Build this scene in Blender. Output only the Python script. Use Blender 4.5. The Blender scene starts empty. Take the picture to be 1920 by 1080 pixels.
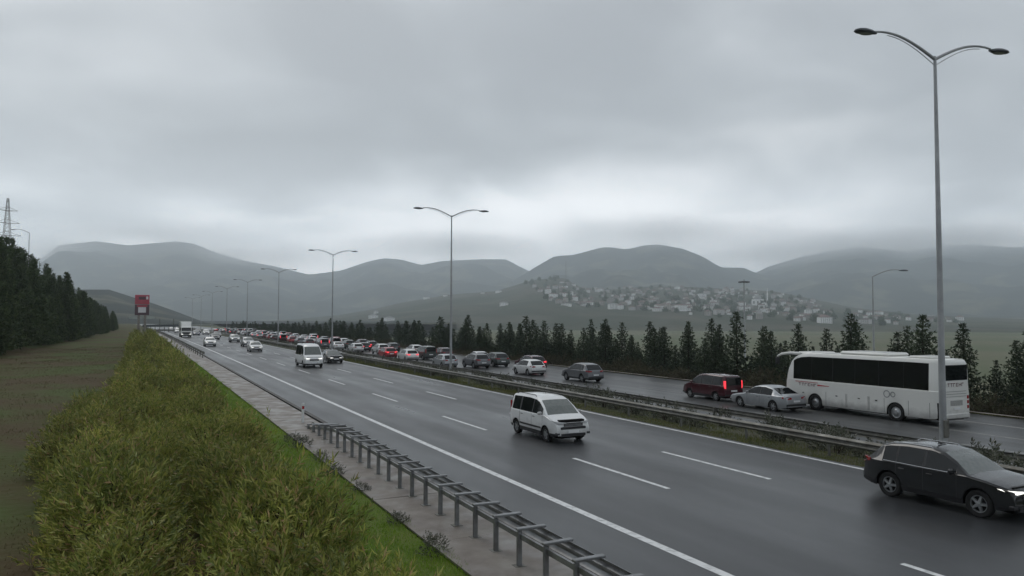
import bpy, math, random
import numpy as np
from mathutils import Vector, Matrix
R = math.radians
random.seed(7); RNG = np.random.default_rng(11)
scene = bpy.context.scene
col = scene.collection

# ---------------------------------------------------------------- camera
FPX, PITCH, YAW, ROLL, CH = 1387.1, 0.042173, 0.466747, 0.002059, 4.75
def basis():
    fw = Vector((math.sin(YAW)*math.cos(PITCH), math.cos(YAW)*math.cos(PITCH), math.sin(PITCH)))
    rt = Vector((math.cos(YAW), -math.sin(YAW), 0)); up = rt.cross(fw)
    c, s = math.cos(ROLL), math.sin(ROLL)
    return c*rt + s*up, -s*rt + c*up, fw
CR, CU, CF = basis()
cd = bpy.data.cameras.new('camera'); cam = bpy.data.objects.new('camera', cd); col.objects.link(cam)
m = Matrix((CR, CU, -CF)).transposed().to_4x4(); m.translation = (0, 0, CH); cam.matrix_world = m
cd.sensor_width = 36.0; cd.lens = FPX/1920*36.0; cd.clip_start = 0.1; cd.clip_end = 40000
scene.camera = cam
def ray(px, py): return CF + CR*((px-960)/FPX) - CU*((py-540)/FPX)
def on_z(px, py, z=0.0):
    d = ray(px, py); t = (z-CH)/d.z; return Vector((0, 0, CH)) + d*t

# ---------------------------------------------------------------- light
CLX, CLY = 9.2, 4.8
SUN_EL, SUN_AZ = R(52), R(350)
w = bpy.data.worlds.new('World'); scene.world = w; w.use_nodes = True
nt = w.node_tree; nt.nodes.clear()
def N(t, nt_=None, **kw):
    n = (nt_ or nt).nodes.new(t)
    for k, v in kw.items():
        if k in n.inputs.keys(): n.inputs[k].default_value = v
        else: setattr(n, k, v)
    return n
def math_n(t, op, a, b=None, c=None):
    n = t.nodes.new('ShaderNodeMath'); n.operation = op
    for i, v in enumerate((a, b, c)):
        if v is None: continue
        if isinstance(v, (int, float)): n.inputs[i].default_value = v
        else: t.links.new(v, n.inputs[i])
    return n.outputs[0]
def ramp_n(t, fac, stops, interp='LINEAR'):
    n = t.nodes.new('ShaderNodeValToRGB'); n.color_ramp.interpolation = interp
    els = n.color_ramp.elements
    while len(els) < len(stops): els.new(0.5)
    for e, (p, c) in zip(els, stops):
        e.position = p; e.color = (c, c, c, 1) if isinstance(c, (int, float)) else (*c, 1)
    if fac is not None: t.links.new(fac, n.inputs[0])
    return n.outputs[0]
def mix_n(t, fac, a, b, mode='MIX'):
    n = t.nodes.new('ShaderNodeMix'); n.data_type = 'RGBA'; n.blend_type = mode
    for sock, v in ((n.inputs[0], fac), (n.inputs[6], a), (n.inputs[7], b)):
        if isinstance(v, (int, float)): sock.default_value = v
        elif isinstance(v, tuple): sock.default_value = (*v[:3], 1)
        else: t.links.new(v, sock)
    return n.outputs[2]
sky = N('ShaderNodeTexSky'); sky.sky_type = 'NISHITA'; sky.sun_disc = False
sky.sun_elevation = SUN_EL; sky.sun_rotation = SUN_AZ; sky.air_density = 1.5; sky.dust_density = 4.0
tc = N('ShaderNodeTexCoord'); sp = N('ShaderNodeSeparateXYZ'); nt.links.new(tc.outputs['Generated'], sp.inputs[0])
zc = math_n(nt, 'MAXIMUM', sp.outputs[2], 0.0)
den = math_n(nt, 'ADD', zc, 0.20)                       # a cloud deck seen in perspective
u = math_n(nt, 'DIVIDE', sp.outputs[0], den); v = math_n(nt, 'DIVIDE', sp.outputs[1], den)
cmb = N('ShaderNodeCombineXYZ'); nt.links.new(u, cmb.inputs[0]); nt.links.new(v, cmb.inputs[1])
def cloud_noise(scale, detail, rough, dist, off):
    mp = N('ShaderNodeMapping'); mp.inputs['Location'].default_value = off; nt.links.new(cmb.outputs[0], mp.inputs[0])
    n = N('ShaderNodeTexNoise'); n.inputs['Scale'].default_value = scale; n.inputs['Detail'].default_value = detail
    n.inputs['Roughness'].default_value = rough; n.inputs['Distortion'].default_value = dist
    nt.links.new(mp.outputs[0], n.inputs['Vector']); return n.outputs[0]
c1 = cloud_noise(0.75, 2.5, 0.40, 0.5, (CLX, CLY, 0.0)); c2 = cloud_noise(2.0, 3.0, 0.45, 0.4, (1.7, 0.3, 2.0)); c3 = cloud_noise(0.33, 1.0, 0.4, 0.2, (5.0, 2.0, 4.0))
cl = math_n(nt, 'ADD', math_n(nt, 'MULTIPLY', c1, 1.05), math_n(nt, 'MULTIPLY', c2, 0.62)); cl = math_n(nt, 'ADD', cl, math_n(nt, 'MULTIPLY', c3, .35)); cl = math_n(nt, 'SUBTRACT', cl, .55)
hz = ramp_n(nt, zc, [(0.0, 0.30), (0.08, 0.26), (0.22, 0.03), (0.35, 0.0), (1.0, 0.0)], 'EASE')   # the deck thins out towards the horizon
cl = math_n(nt, 'ADD', cl, hz)
cc = ramp_n(nt, cl, [(0.30, (.33, .348, .37)), (0.44, (.43, .455, .48)), (0.56, (.59, .615, .64)), (0.70, (.80, .815, .835)), (0.80, (.90, .905, .92))], 'B_SPLINE')
vm = N('ShaderNodeVectorMath'); vm.operation = 'SCALE'; vm.inputs['Scale'].default_value = 9.6; nt.links.new(cc, vm.inputs[0]); cc = vm.outputs[0]
glow = ramp_n(nt, zc, [(0.0, 1.0), (0.09, 0.85), (0.25, 0.0), (1.0, 0.0)], 'EASE')             # thin bright cloud low over the horizon, all the way round
vm2 = N('ShaderNodeVectorMath'); vm2.operation = 'SCALE'; nt.links.new(cc, vm2.inputs[0]); nt.links.new(math_n(nt, 'MULTIPLY_ADD', glow, 1.35, 1.0), vm2.inputs['Scale']); cc = vm2.outputs[0]
skc = mix_n(nt, 0.95, sky.outputs[0], cc)
bg = N('ShaderNodeBackground'); bg.inputs[1].default_value = 0.10; nt.links.new(skc, bg.inputs[0])
wo = N('ShaderNodeOutputWorld'); nt.links.new(bg.outputs[0], wo.inputs[0])
sl = bpy.data.lights.new('sun', 'SUN'); sl.energy = 0.55; sl.angle = R(25); sl.color = (1, .97, .93)
so = bpy.data.objects.new('sun', sl); col.objects.link(so)
sd = Vector((math.sin(SUN_AZ)*math.cos(SUN_EL), math.cos(SUN_AZ)*math.cos(SUN_EL), math.sin(SUN_EL)))
so.rotation_euler = sd.to_track_quat('Z', 'Y').to_euler()
vs = scene.view_settings; vs.view_transform = 'Standard'; vs.look = 'None'; vs.exposure = 0.25; vs.gamma = 1.0; vs.use_curve_mapping = False
scene.render.engine = 'CYCLES'; cy = scene.cycles
cy.use_denoising = True; cy.max_bounces = 7; cy.diffuse_bounces = 3; cy.glossy_bounces = 3; cy.transmission_bounces = 4
cy.volume_bounces = 4; cy.transparent_max_bounces = 8; cy.caustics_reflective = False; cy.caustics_refractive = False

# ---------------------------------------------------------------- materials
MATS = {}
def mat(name, c, rough=.6, spec=.5, metal=0, noise=None, bump=None, emit=None, coat=0, trans=0, objvar=0, rnoise=None, dirt=None):
    """noise=(scale, colour2, detail[, low, high]); bump=(scale,strength); rnoise=(scale,r0,r1); dirt=(colour, zlo, zhi, amount)"""
    if name in MATS: return MATS[name]
    mt = bpy.data.materials.new(name); mt.use_nodes = True; t = mt.node_tree
    b = t.nodes['Principled BSDF']; b.inputs['Roughness'].default_value = rough; b.inputs['Metallic'].default_value = metal
    b.inputs['Specular IOR Level'].default_value = spec; b.inputs['Base Color'].default_value = (*c, 1)
    b.inputs['Coat Weight'].default_value = coat; b.inputs['Coat Roughness'].default_value = .05
    tcn = t.nodes.new('ShaderNodeTexCoord'); geo = t.nodes.new('ShaderNodeNewGeometry'); out = None
    if noise:
        n = t.nodes.new('ShaderNodeTexNoise'); n.inputs['Scale'].default_value = noise[0]; n.inputs['Detail'].default_value = noise[2]
        n.inputs['Roughness'].default_value = .6
        t.links.new(geo.outputs['Position'], n.inputs['Vector'])
        lo, hi = (noise[3], noise[4]) if len(noise) > 3 else (.35, .65)
        f = ramp_n(t, n.outputs[0], [(lo, 0.0), (hi, 1.0)])
        out = mix_n(t, f, tuple(c), tuple(noise[1]))
    if objvar:
        oi = t.nodes.new('ShaderNodeObjectInfo'); hs = t.nodes.new('ShaderNodeHueSaturation')
        vv = math_n(t, 'MULTIPLY_ADD', oi.outputs['Random'], objvar*2, 1-objvar); t.links.new(vv, hs.inputs['Value'])
        hh = math_n(t, 'MULTIPLY_ADD', oi.outputs['Random'], .03, .485); t.links.new(hh, hs.inputs['Hue'])
        if out is not None: t.links.new(out, hs.inputs['Color'])
        else: hs.inputs['Color'].default_value = (*c, 1)
        out = hs.outputs[0]
    if dirt:                                            # road film thrown up by the wheels
        s = t.nodes.new('ShaderNodeSeparateXYZ'); t.links.new(tcn.outputs['Object'], s.inputs[0])
        n = t.nodes.new('ShaderNodeTexNoise'); n.inputs['Scale'].default_value = 3.0; n.inputs['Detail'].default_value = 5
        t.links.new(tcn.outputs['Object'], n.inputs['Vector'])
        h = math_n(t, 'MULTIPLY_ADD', n.outputs[0], .7, -.35); h = math_n(t, 'ADD', h, s.outputs[2])
        mr = t.nodes.new('ShaderNodeMapRange'); t.links.new(h, mr.inputs[0]); mr.inputs[1].default_value = dirt[1]; mr.inputs[2].default_value = dirt[2]
        mr.inputs[3].default_value = dirt[3]; mr.inputs[4].default_value = 0.0
        out = mix_n(t, mr.outputs[0], out if out is not None else tuple(c), tuple(dirt[0]))
    if out is not None: t.links.new(out, b.inputs['Base Color'])
    if rnoise:
        n = t.nodes.new('ShaderNodeTexNoise'); n.inputs['Scale'].default_value = rnoise[0]; n.inputs['Detail'].default_value = 4
        t.links.new(geo.outputs['Position'], n.inputs['Vector'])
        mr = t.nodes.new('ShaderNodeMapRange'); t.links.new(n.outputs[0], mr.inputs[0]); mr.inputs[1].default_value = .35; mr.inputs[2].default_value = .65
        mr.inputs[3].default_value = rnoise[1]; mr.inputs[4].default_value = rnoise[2]; t.links.new(mr.outputs[0], b.inputs['Roughness'])
    if bump:
        n = t.nodes.new('ShaderNodeTexNoise'); n.inputs['Scale'].default_value = bump[0]; n.inputs['Detail'].default_value = 4
        t.links.new(geo.outputs['Position'], n.inputs['Vector'])
        bn = t.nodes.new('ShaderNodeBump'); bn.inputs['Strength'].default_value = bump[1]; bn.inputs['Distance'].default_value = bump[2] if len(bump) > 2 else .02
        t.links.new(n.outputs[0], bn.inputs['Height']); t.links.new(bn.outputs[0], b.inputs['Normal'])
    if emit: b.inputs['Emission Color'].default_value = (*emit[0], 1); b.inputs['Emission Strength'].default_value = emit[1]
    if trans:
        tr = t.nodes.new('ShaderNodeBsdfTranslucent'); ms = t.nodes.new('ShaderNodeMixShader'); ms.inputs[0].default_value = trans
        if out is not None: t.links.new(out, tr.inputs[0])
        else: tr.inputs[0].default_value = (*c, 1)
        o = t.nodes['Material Output']; t.links.new(b.outputs[0], ms.inputs[1]); t.links.new(tr.outputs[0], ms.inputs[2]); t.links.new(ms.outputs[0], o.inputs[0])
    MATS[name] = mt; return mt
M = {}
M['asphalt'] = None
M['asphalt_opp'] = None
M['paint'] = mat('road_paint', (.70, .71, .71), .5, noise=(5, (.36, .37, .37), 7, .47, .72))
M['paint_worn'] = mat('worn_road_paint', (.40, .40, .38), .55, noise=(5, (.18, .18, .17), 6, .35, .7))
M['concrete'] = mat('concrete', (.23, .21, .185), .7, noise=(1.3, (.14, .115, .10), 6, .35, .7), bump=(30, .3, .01), rnoise=(1.2, .3, .75))
M['kerb'] = mat('kerb_concrete', (.085, .075, .07), .7, noise=(2.5, (.04, .038, .036), 5), bump=(40, .3, .01))
M['galv'] = mat('galvanised_steel', (.30, .31, .32), .42, .5, .75, noise=(3, (.20, .20, .20), 5), rnoise=(2, .35, .55))
M['galv_dull'] = mat('weathered_steel', (.20, .20, .185), .55, .5, .45, noise=(2.5, (.12, .115, .10), 5), rnoise=(2, .4, .65))
M['pole'] = mat('lamp_pole_steel', (.38, .39, .40), .5, .5, .35, noise=(1.5, (.28, .29, .30), 5))
M['pole_dark'] = mat('luminaire_grey', (.09, .10, .11), .5)
M['lens'] = mat('luminaire_lens', (.35, .36, .36), .2)
M['ground'] = mat('meadow', (.060, .080, .018), .9, .2, noise=(.11, (.070, .050, .022), 7, .42, .56), bump=(3, .6, .12))
M['soil'] = mat('median_soil', (.085, .078, .062), .9, .2, noise=(1.1, (.040, .050, .020), 6, .35, .62), bump=(8, .6, .06))
M['field'] = mat('valley_field', (.095, .115, .060), .9, .2, noise=(.006, (.13, .13, .08), 8, .4, .6))
M['hill'] = mat('wooded_hill', (.026, .034, .030), .95, .1, noise=(.0045, (.12, .12, .085), 11, .52, .62))
M['hill_town'] = mat('town_hill', (.040, .050, .030), .95, .1, noise=(.006, (.10, .09, .07), 9, .45, .68))
M['rubber'] = mat('tyre_rubber', (.018, .018, .018), .8, .3)
M['rim'] = mat('alloy_rim', (.34, .35, .36), .35, .5, .7)
M['rimdark'] = mat('dark_rim', (.08, .08, .085), .45, .5, .5)
M['plastic'] = mat('black_plastic', (.018, .018, .020), .5)
M['under'] = mat('underbody', (.010, .010, .010), .9, .1)
M['glass'] = mat('tinted_glass', (.008, .010, .011), .05, .42)
M['screen'] = mat('wet_windscreen_sky_tint', (.085, .10, .094), .14, .8, noise=(9, (.12, .135, .125), 5), coat=.5)  # wet glass; the sky's pale reflection is painted into its grey-green base colour
M['chrome'] = mat('chrome', (.55, .56, .57), .15, .5, 1)
M['head'] = mat('headlamp_lit', (.8, .8, .78), .15, .5, emit=((1, .98, .92), 1.1))
M['head_off'] = mat('headlamp_lens', (.45, .46, .47), .15, .5, coat=.5)
M['tail'] = mat('tail_lamp', (.30, .012, .015), .25, .5)
M['tail_lit'] = mat('brake_lamp_lit', (.5, .02, .03), .25, .5, emit=((1, .05, .07), 1.1))
M['plate'] = mat('number_plate', (.72, .73, .74), .4)
def asphalt(name, c0, c1, lane, off):
    """wet tarmac: aggregate, repair blotches, oil and polish along the wheel tracks of each lane, damp streaks"""
    mt = bpy.data.materials.new(name); mt.use_nodes = True; t = mt.node_tree; b = t.nodes['Principled BSDF']; geo = t.nodes.new('ShaderNodeNewGeometry')
    def nz(sx, sy, det, rough=.55, loc=0):
        mp = t.nodes.new('ShaderNodeMapping'); mp.inputs['Scale'].default_value = (sx, sy, 1); mp.inputs['Location'].default_value = (loc, loc*.7, 0); t.links.new(geo.outputs['Position'], mp.inputs[0])
        n = t.nodes.new('ShaderNodeTexNoise'); n.inputs['Scale'].default_value = 1; n.inputs['Detail'].default_value = det; n.inputs['Roughness'].default_value = rough; t.links.new(mp.outputs[0], n.inputs[0]); return n.outputs[0]
    sp_ = t.nodes.new('ShaderNodeSeparateXYZ'); t.links.new(geo.outputs['Position'], sp_.inputs[0])
    x = math_n(t, 'ADD', math_n(t, 'MULTIPLY_ADD', sp_.outputs[0], 1.0, -off), math_n(t, 'MULTIPLY_ADD', nz(.08, .03, 2), .5, -.25))
    tr = math_n(t, 'MULTIPLY_ADD', math_n(t, 'COSINE', math_n(t, 'MULTIPLY', x, 4*math.pi/lane)), -.5, .5)         # two tracks a lane
    tr = math_n(t, 'MULTIPLY', math_n(t, 'POWER', tr, 2.0), math_n(t, 'MULTIPLY_ADD', nz(.5, .05, 4, .6, 3), 1.2, -.1))
    blot = ramp_n(t, nz(.10, .035, 5, .6, 9), [(.40, 0.0), (.62, 1.0)]); grain = nz(14, 9, 5, .7)
    c = mix_n(t, blot, c0, c1); c = mix_n(t, math_n(t, 'MULTIPLY', tr, .42), c, tuple(q*.55 for q in c0)); c = mix_n(t, math_n(t, 'MULTIPLY_ADD', grain, .6, -.1), c, tuple(q*1.5 for q in c1))
    seam = ramp_n(t, nz(3.2, .012, 6, .7, 5), [(.655, 0.0), (.69, 1.0)]); c = mix_n(t, math_n(t, 'MULTIPLY', seam, .5), c, tuple(q*.35 for q in c0)); t.links.new(c, b.inputs['Base Color'])
    r = math_n(t, 'MULTIPLY_ADD', nz(.22, .05, 5, .6, 1), .55, .12); r = math_n(t, 'SUBTRACT', r, math_n(t, 'MULTIPLY', tr, .09)); t.links.new(r, b.inputs['Roughness'])
    bn = t.nodes.new('ShaderNodeBump'); bn.inputs['Strength'].default_value = .3; bn.inputs['Distance'].default_value = .012; t.links.new(nz(50, 45, 3, .7), bn.inputs['Height']); t.links.new(bn.outputs[0], b.inputs['Normal'])
    return mt
M['asphalt'] = asphalt('asphalt', (.030, .032, .035), (.045, .047, .050), 3.51, 9.857); M['asphalt_opp'] = asphalt('asphalt_far', (.050, .052, .054), (.074, .076, .077), 3.7, 28.65)
M['lawn'] = mat('verge_lawn', (.085, .135, .018), .9, .2, noise=(.8, (.11, .135, .030), 6, .35, .65), bump=(9, .6, .05))
FILM = (.12, .115, .11)
def paintm(n, c, metal=0.0):
    M[n] = mat('car_paint_'+n, c, .4, .08 if sum(c) < .1 else .35, metal, coat=.95 if sum(c) < .1 else .6, dirt=(FILM if sum(c) > .5 else tuple(x*1.25+.004 for x in c), .25, .85, .55))
paintm('white', (.74, .75, .75)); paintm('silver', (.36, .38, .40), .35); paintm('grey', (.13, .135, .145), .3)
paintm('black', (.012, .013, .014)); paintm('darkred', (.050, .010, .016)); paintm('red', (.32, .02, .028))
paintm('darkgreen', (.05, .062, .058), .2); paintm('blue', (.03, .05, .10), .2); paintm('buswhite', (.72, .72, .69))

# ---------------------------------------------------------------- mesh helpers
class MB:
    def __init__(s): s.v = []; s.f = []
    def add(s, vs_, fs):
        o = len(s.v); s.v += [tuple(x) for x in vs_]; s.f += [tuple(i+o for i in f) for f in fs]; return s
    def box(s, x0, x1, y0, y1, z0, z1, bev=0.0):
        if bev <= 0:
            return s.add([(x0,y0,z0),(x1,y0,z0),(x1,y1,z0),(x0,y1,z0),(x0,y0,z1),(x1,y0,z1),(x1,y1,z1),(x0,y1,z1)],
                         [(3,2,1,0),(4,5,6,7),(0,1,5,4),(1,2,6,5),(2,3,7,6),(3,0,4,7)])
        b = min(bev, (x1-x0)*.45, (y1-y0)*.45, (z1-z0)*.45); P = []
        for (z, e) in ((z0, b), (z0+b, 0), (z1-b, 0), (z1, b)):
            xa, xb, ya, yb = x0+e, x1-e, y0+e, y1-e; c = b*.6 if e == 0 else b*.4
            P.append([(xa+c,ya,z),(xb-c,ya,z),(xb,ya+c,z),(xb,yb-c,z),(xb-c,yb,z),(xa+c,yb,z),(xa,yb-c,z),(xa,ya+c,z)])
        F = [tuple(range(7, -1, -1)), tuple(range(24, 32))]
        for k in range(3):
            for i in range(8): j = (i+1) % 8; F.append((k*8+i, k*8+j, k*8+8+j, k*8+8+i))
        return s.add([p for q in P for p in q], F)
    def ring(s, pts_list, closed=True, cap=True):
        n = len(pts_list[0]); V = [p for q in pts_list for p in q]; F = []
        for k in range(len(pts_list)-1):
            for i in range(n if closed else n-1):
                j = (i+1) % n; F.append((k*n+i, k*n+j, k*n+n+j, k*n+n+i))
        if cap and closed: F.append(tuple(range(n-1, -1, -1))); F.append(tuple(range((len(pts_list)-1)*n, len(pts_list)*n)))
        return s.add(V, F)
    def tube(s, pts, radii, n=8):
        pts = [Vector(p) for p in pts]; rr = radii if isinstance(radii, (list, tuple)) else [radii]*len(pts); rings = []
        for i, p in enumerate(pts):
            d = (pts[min(i+1, len(pts)-1)] - pts[max(i-1, 0)]).normalized()
            a = d.cross(Vector((0, 0, 1)));
            if a.length < 1e-3: a = d.cross(Vector((0, 1, 0)))
            a.normalize(); b = a.cross(d)
            rings.append([tuple(p + (a*math.cos(2*math.pi*k/n) + b*math.sin(2*math.pi*k/n))*rr[i]) for k in range(n)])
        return s.ring(rings)
    def lathe_x(s, prof, n=20, cx=0, cy=0, cz=0, cap=True):        # prof: (x, r) pairs round an X axis
        return s.ring([[(cx+x, cy+r*math.cos(2*math.pi*k/n), cz+r*math.sin(2*math.pi*k/n)) for k in range(n)] for x, r in prof], cap=cap)
    def lathe_z(s, prof, n=16, cx=0, cy=0):
        return s.ring([[(cx+r*math.cos(2*math.pi*k/n), cy+r*math.sin(2*math.pi*k/n), z) for k in range(n)] for z, r in prof])
    def prism(s, poly, x0, x1):                          # poly of (y, z), extruded along x
        n = len(poly); return s.ring([[(x0, y, z) for y, z in poly], [(x1, y, z) for y, z in poly]])
    def mesh(s, name, m=None, smooth=False):
        me = bpy.data.meshes.new(name); me.from_pydata(s.v, [], s.f)
        import bmesh
        bm = bmesh.new(); bm.from_mesh(me); bmesh.ops.recalc_face_normals(bm, faces=bm.faces); bm.to_mesh(me); bm.free()
        if m is not None: me.materials.append(m)
        if smooth:
            me.polygons.foreach_set('use_smooth', [True]*len(me.polygons))
            try: me.set_sharp_from_angle(angle=R(38))
            except Exception: pass
        me.update(); return me
    def build(s, name, m, parent=None, smooth=False): return link(name, s.mesh(name, m, smooth), parent)
def link(name, me, parent=None, loc=None):
    o = bpy.data.objects.new(name, me); col.objects.link(o)
    if parent is not None: o.parent = parent
    if loc is not None: o.location = loc
    return o
def raw_mesh(name, V, F, m, smooth=False):
    """numpy vertices (n,3) and faces (k,3|4) straight into a mesh"""
    V = np.asarray(V, np.float32); F = np.asarray(F, np.int32); me = bpy.data.meshes.new(name); k = F.shape[1]
    me.vertices.add(len(V)); me.vertices.foreach_set('co', V.ravel()); me.loops.add(F.size); me.loops.foreach_set('vertex_index', F.ravel())
    me.polygons.add(len(F)); me.polygons.foreach_set('loop_start', np.arange(0, F.size, k, dtype=np.int32))
    if smooth: me.polygons.foreach_set('use_smooth', np.ones(len(F), bool))
    me.update(calc_edges=True)
    for x in (m if isinstance(m, (list, tuple)) else [m]): me.materials.append(x)
    return me
def tag(o, label=None, cat=None, group=None, kind=None):
    if label: o['label'] = label
    if cat: o['category'] = cat
    if group: o['group'] = group
    if kind: o['kind'] = kind
    return o
def thing(name, label, cat, loc=(0, 0, 0), rz=0.0, group=None, scale=None):
    o = bpy.data.objects.new(name, None); col.objects.link(o); o.location = loc; o.rotation_euler = (0, 0, rz)
    if scale: o.scale = scale if isinstance(scale, (tuple, list)) else (scale,)*3
    o.empty_display_size = .3
    return tag(o, label, cat, group)
def struct(o): o['kind'] = 'structure'; return o
def smooth01(t): t = min(1, max(0, t)); return t*t*(3-2*t)
def interp(pts, x):
    if x <= pts[0][0]: return pts[0][1]
    for (a, b), (c, d) in zip(pts, pts[1:]):
        if x <= c: return b + (d-b)*(x-a)/(c-a)
    return pts[-1][1]
def cx(y): return -2.5e-5*max(0.0, y-60)**2 if y < 900 else -2.5e-5*840**2 - .042*(y-900)   # the motorway bends gently left

# ---------------------------------------------------------------- terrain
OPPZ = -.68
def vnoise(x, y, s):
    """cheap smooth value noise, -1..1"""
    x, y = x/s, y/s; xi, yi = math.floor(x), math.floor(y); fx, fy = x-xi, y-yi
    def h(i, j):
        k = math.sin(i*127.1 + j*311.7)*43758.5453; return (k - math.floor(k))*2-1
    fx, fy = fx*fx*(3-2*fx), fy*fy*(3-2*fy)
    return (h(xi,yi)*(1-fx)+h(xi+1,yi)*fx)*(1-fy) + (h(xi,yi+1)*(1-fx)+h(xi+1,yi+1)*fx)*fy
FRONT = [(0, -16.5), (116, -15.6), (200, -10.5), (300, -6.0), (420, -7.0), (700, -20), (9000, -200)]    # foot of the left-hand wood
def ground_z(X, y):
    """height of the open ground, X measured from the motorway's own axis"""
    if X < 7.6:
        f = interp(FRONT, y); z = 0.02 if X > 5.5 else .02 + .30*smooth01((5.5-X)/2.0)
        if X < f+1: z += 7.0*smooth01((f+1-X)/13.0)
        if X < -60: z += 6*smooth01((-60-X)/300)
        if X < 3 : z += .10*vnoise(X, y, 3.0)
        return z
    if X <= 21.0: return -.12
    if X < 28.3: return -.03 + (OPPZ+.02)*smooth01((X-21.0)/7.3)
    if X <= 43.5: return OPPZ-.12
    z = OPPZ-.03 - .6*smooth01((X-43.5)/4) - 11.0*smooth01((X-52)/110)
    if X > 45: z += .12*vnoise(X, y, 4)
    return z
def gz(x, y): return ground_z(x-cx(y), y)
COLS = [-8200, -5500, -3500, -1800, -900, -450, -250, -150, -100, -75, -60, -48, -40, -34, -29, -25, -22, -19.5, -17.5, -16, -14, -12, -10, -8, -6.5, -5, -3.8, -2.6, -1.5, -.4,
        .7, 1.8, 2.8, 3.5, 4.2, 5.0, 5.5, 6.5, 7.58, 7.62, 14, 20.9, 21.0, 21.6, 22.5, 23.5, 24.5, 25.5, 26.5, 27.5, 28.3, 28.34, 36, 43.5, 44.2, 45, 46, 47.5, 49.5, 52, 56, 62, 70, 80, 95, 115, 140, 170,
        220, 320, 500, 900, 1800, 3500, 6000, 8200]
ROWS = [-8200, -4000, -1500, -500, -150, -40, -10] + list(range(0, 160, 4)) + list(range(160, 420, 10)) + [440, 480, 540, 620, 720, 850, 1000, 1250, 1600, 2100, 2800, 3800, 5500, 7000, 8200]
V = []; F = []; mi = []
for y in ROWS:
    for X in COLS: V.append((X + (cx(y) if abs(X) < 900 else 0), y, ground_z(X, y)))
nc = len(COLS)
for j in range(len(ROWS)-1):
    for i in range(nc-1):
        F.append((j*nc+i, j*nc+i+1, j*nc+nc+i+1, j*nc+nc+i)); c = .5*(COLS[i]+COLS[i+1])
        mi.append(3 if 2.6 < c < 5.5 and ROWS[j] < 300 else 1 if 20.9 < c < 28.34 else 2 if c > 52 or c < -100 or ROWS[j] >= 720 else 0)
me = raw_mesh('ground', V, F, [M['ground'], M['soil'], M['field'], M['lawn']], True); me.polygons.foreach_set('material_index', mi); me.update()
struct(link('ground', me))

def ribbon(X0, X1, z, y0, y1, step=None):
    """a strip along the motorway between two lateral offsets"""
    ys = [y0]; 
    while ys[-1] < y1-1e-6:
        d = step or (20 if ys[-1] < 60 else 10 if ys[-1] < 300 else 40); ys.append(min(y1, ys[-1]+d))
    b = MB(); b.add([p for y in ys for p in ((X0+cx(y), y, z), (X1+cx(y), y, z))], [(2*i, 2*i+1, 2*i+3, 2*i+2) for i in range(len(ys)-1)]); return b
def slab(X0, X1, z0, z1, y0, y1):
    a, c = cx(y0), cx(y1)
    return MB().add([(X0+a,y0,z0),(X1+a,y0,z0),(X1+c,y1,z0),(X0+c,y1,z0),(X0+a,y0,z1),(X1+a,y0,z1),(X1+c,y1,z1),(X0+c,y1,z1)],
                    [(3,2,1,0),(4,5,6,7),(0,1,5,4),(1,2,6,5),(2,3,7,6),(3,0,4,7)])
EX, AX, BX, MX = 9.857, 13.394, 16.908, 20.676
road = struct(ribbon(7.75, 20.98, 0.0, -60, 1500).build('road', M['asphalt']))
ribbon(EX-.11, EX+.11, .004, -60, 700).build('edge_line', M['paint'], road)
ribbon(MX-.08, MX+.08, .004, -60, 700).build('edge_line', M['paint'], road)
for X, y0 in ((AX, 4.55), (BX, 4.2)):
    for k in range(-3, 28):
        y = y0 + 12.22*k; ribbon(X-.075, X+.075, .004, y, y+5.1, 2).build('lane_dash', M['paint'], road)
opp = struct(ribbon(28.3, 43.5, OPPZ, -60, 1500).build('opposite_road', M['asphalt_opp']))
ribbon(28.62, 28.78, OPPZ+.004, -60, 700).build('edge_line', M['paint_worn'], opp)
ribbon(39.72, 39.90, OPPZ+.004, -60, 700).build('edge_line', M['paint_worn'], opp)
for X, y0 in ((32.35, 3.0), (36.05, 7.0)):
    for k in range(-2, 24):
        y = y0 + 12.22*k; ribbon(X-.07, X+.07, OPPZ+.004, y, y+5.1, 2).build('lane_dash', M['paint_worn'], opp)
pav = struct(ribbon(5.5, 7.50, .02, -20, 500).build('pavement', M['kerb']))
y = -18.0
while y < 330:
    ln = 4.1 if y < 120 else 12.3
    slab(5.52, 7.36, .03, .075 + random.uniform(-.006, .006), y+.012, y+ln-.012).build('concrete_slab', M['concrete'], pav); y += ln
kerb = struct(ribbon(7.50, 7.75, -.02, -20, 500).build('kerb', M['kerb']))
y = -18.0
while y < 150:
    slab(7.47, 7.66, -.01, .10 + random.uniform(-.006, .006), y+.008, y+1.99).build('kerb_stone', M['kerb'], kerb); y += 2.0
ribbon(7.47, 7.66, .10, 150, 500).build('kerb_run', M['kerb'], kerb)
# concrete edging of the far shoulder
ek = struct(ribbon(43.3, 43.72, OPPZ+.10, -40, 600).build('verge_kerb', M['concrete']))

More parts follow.
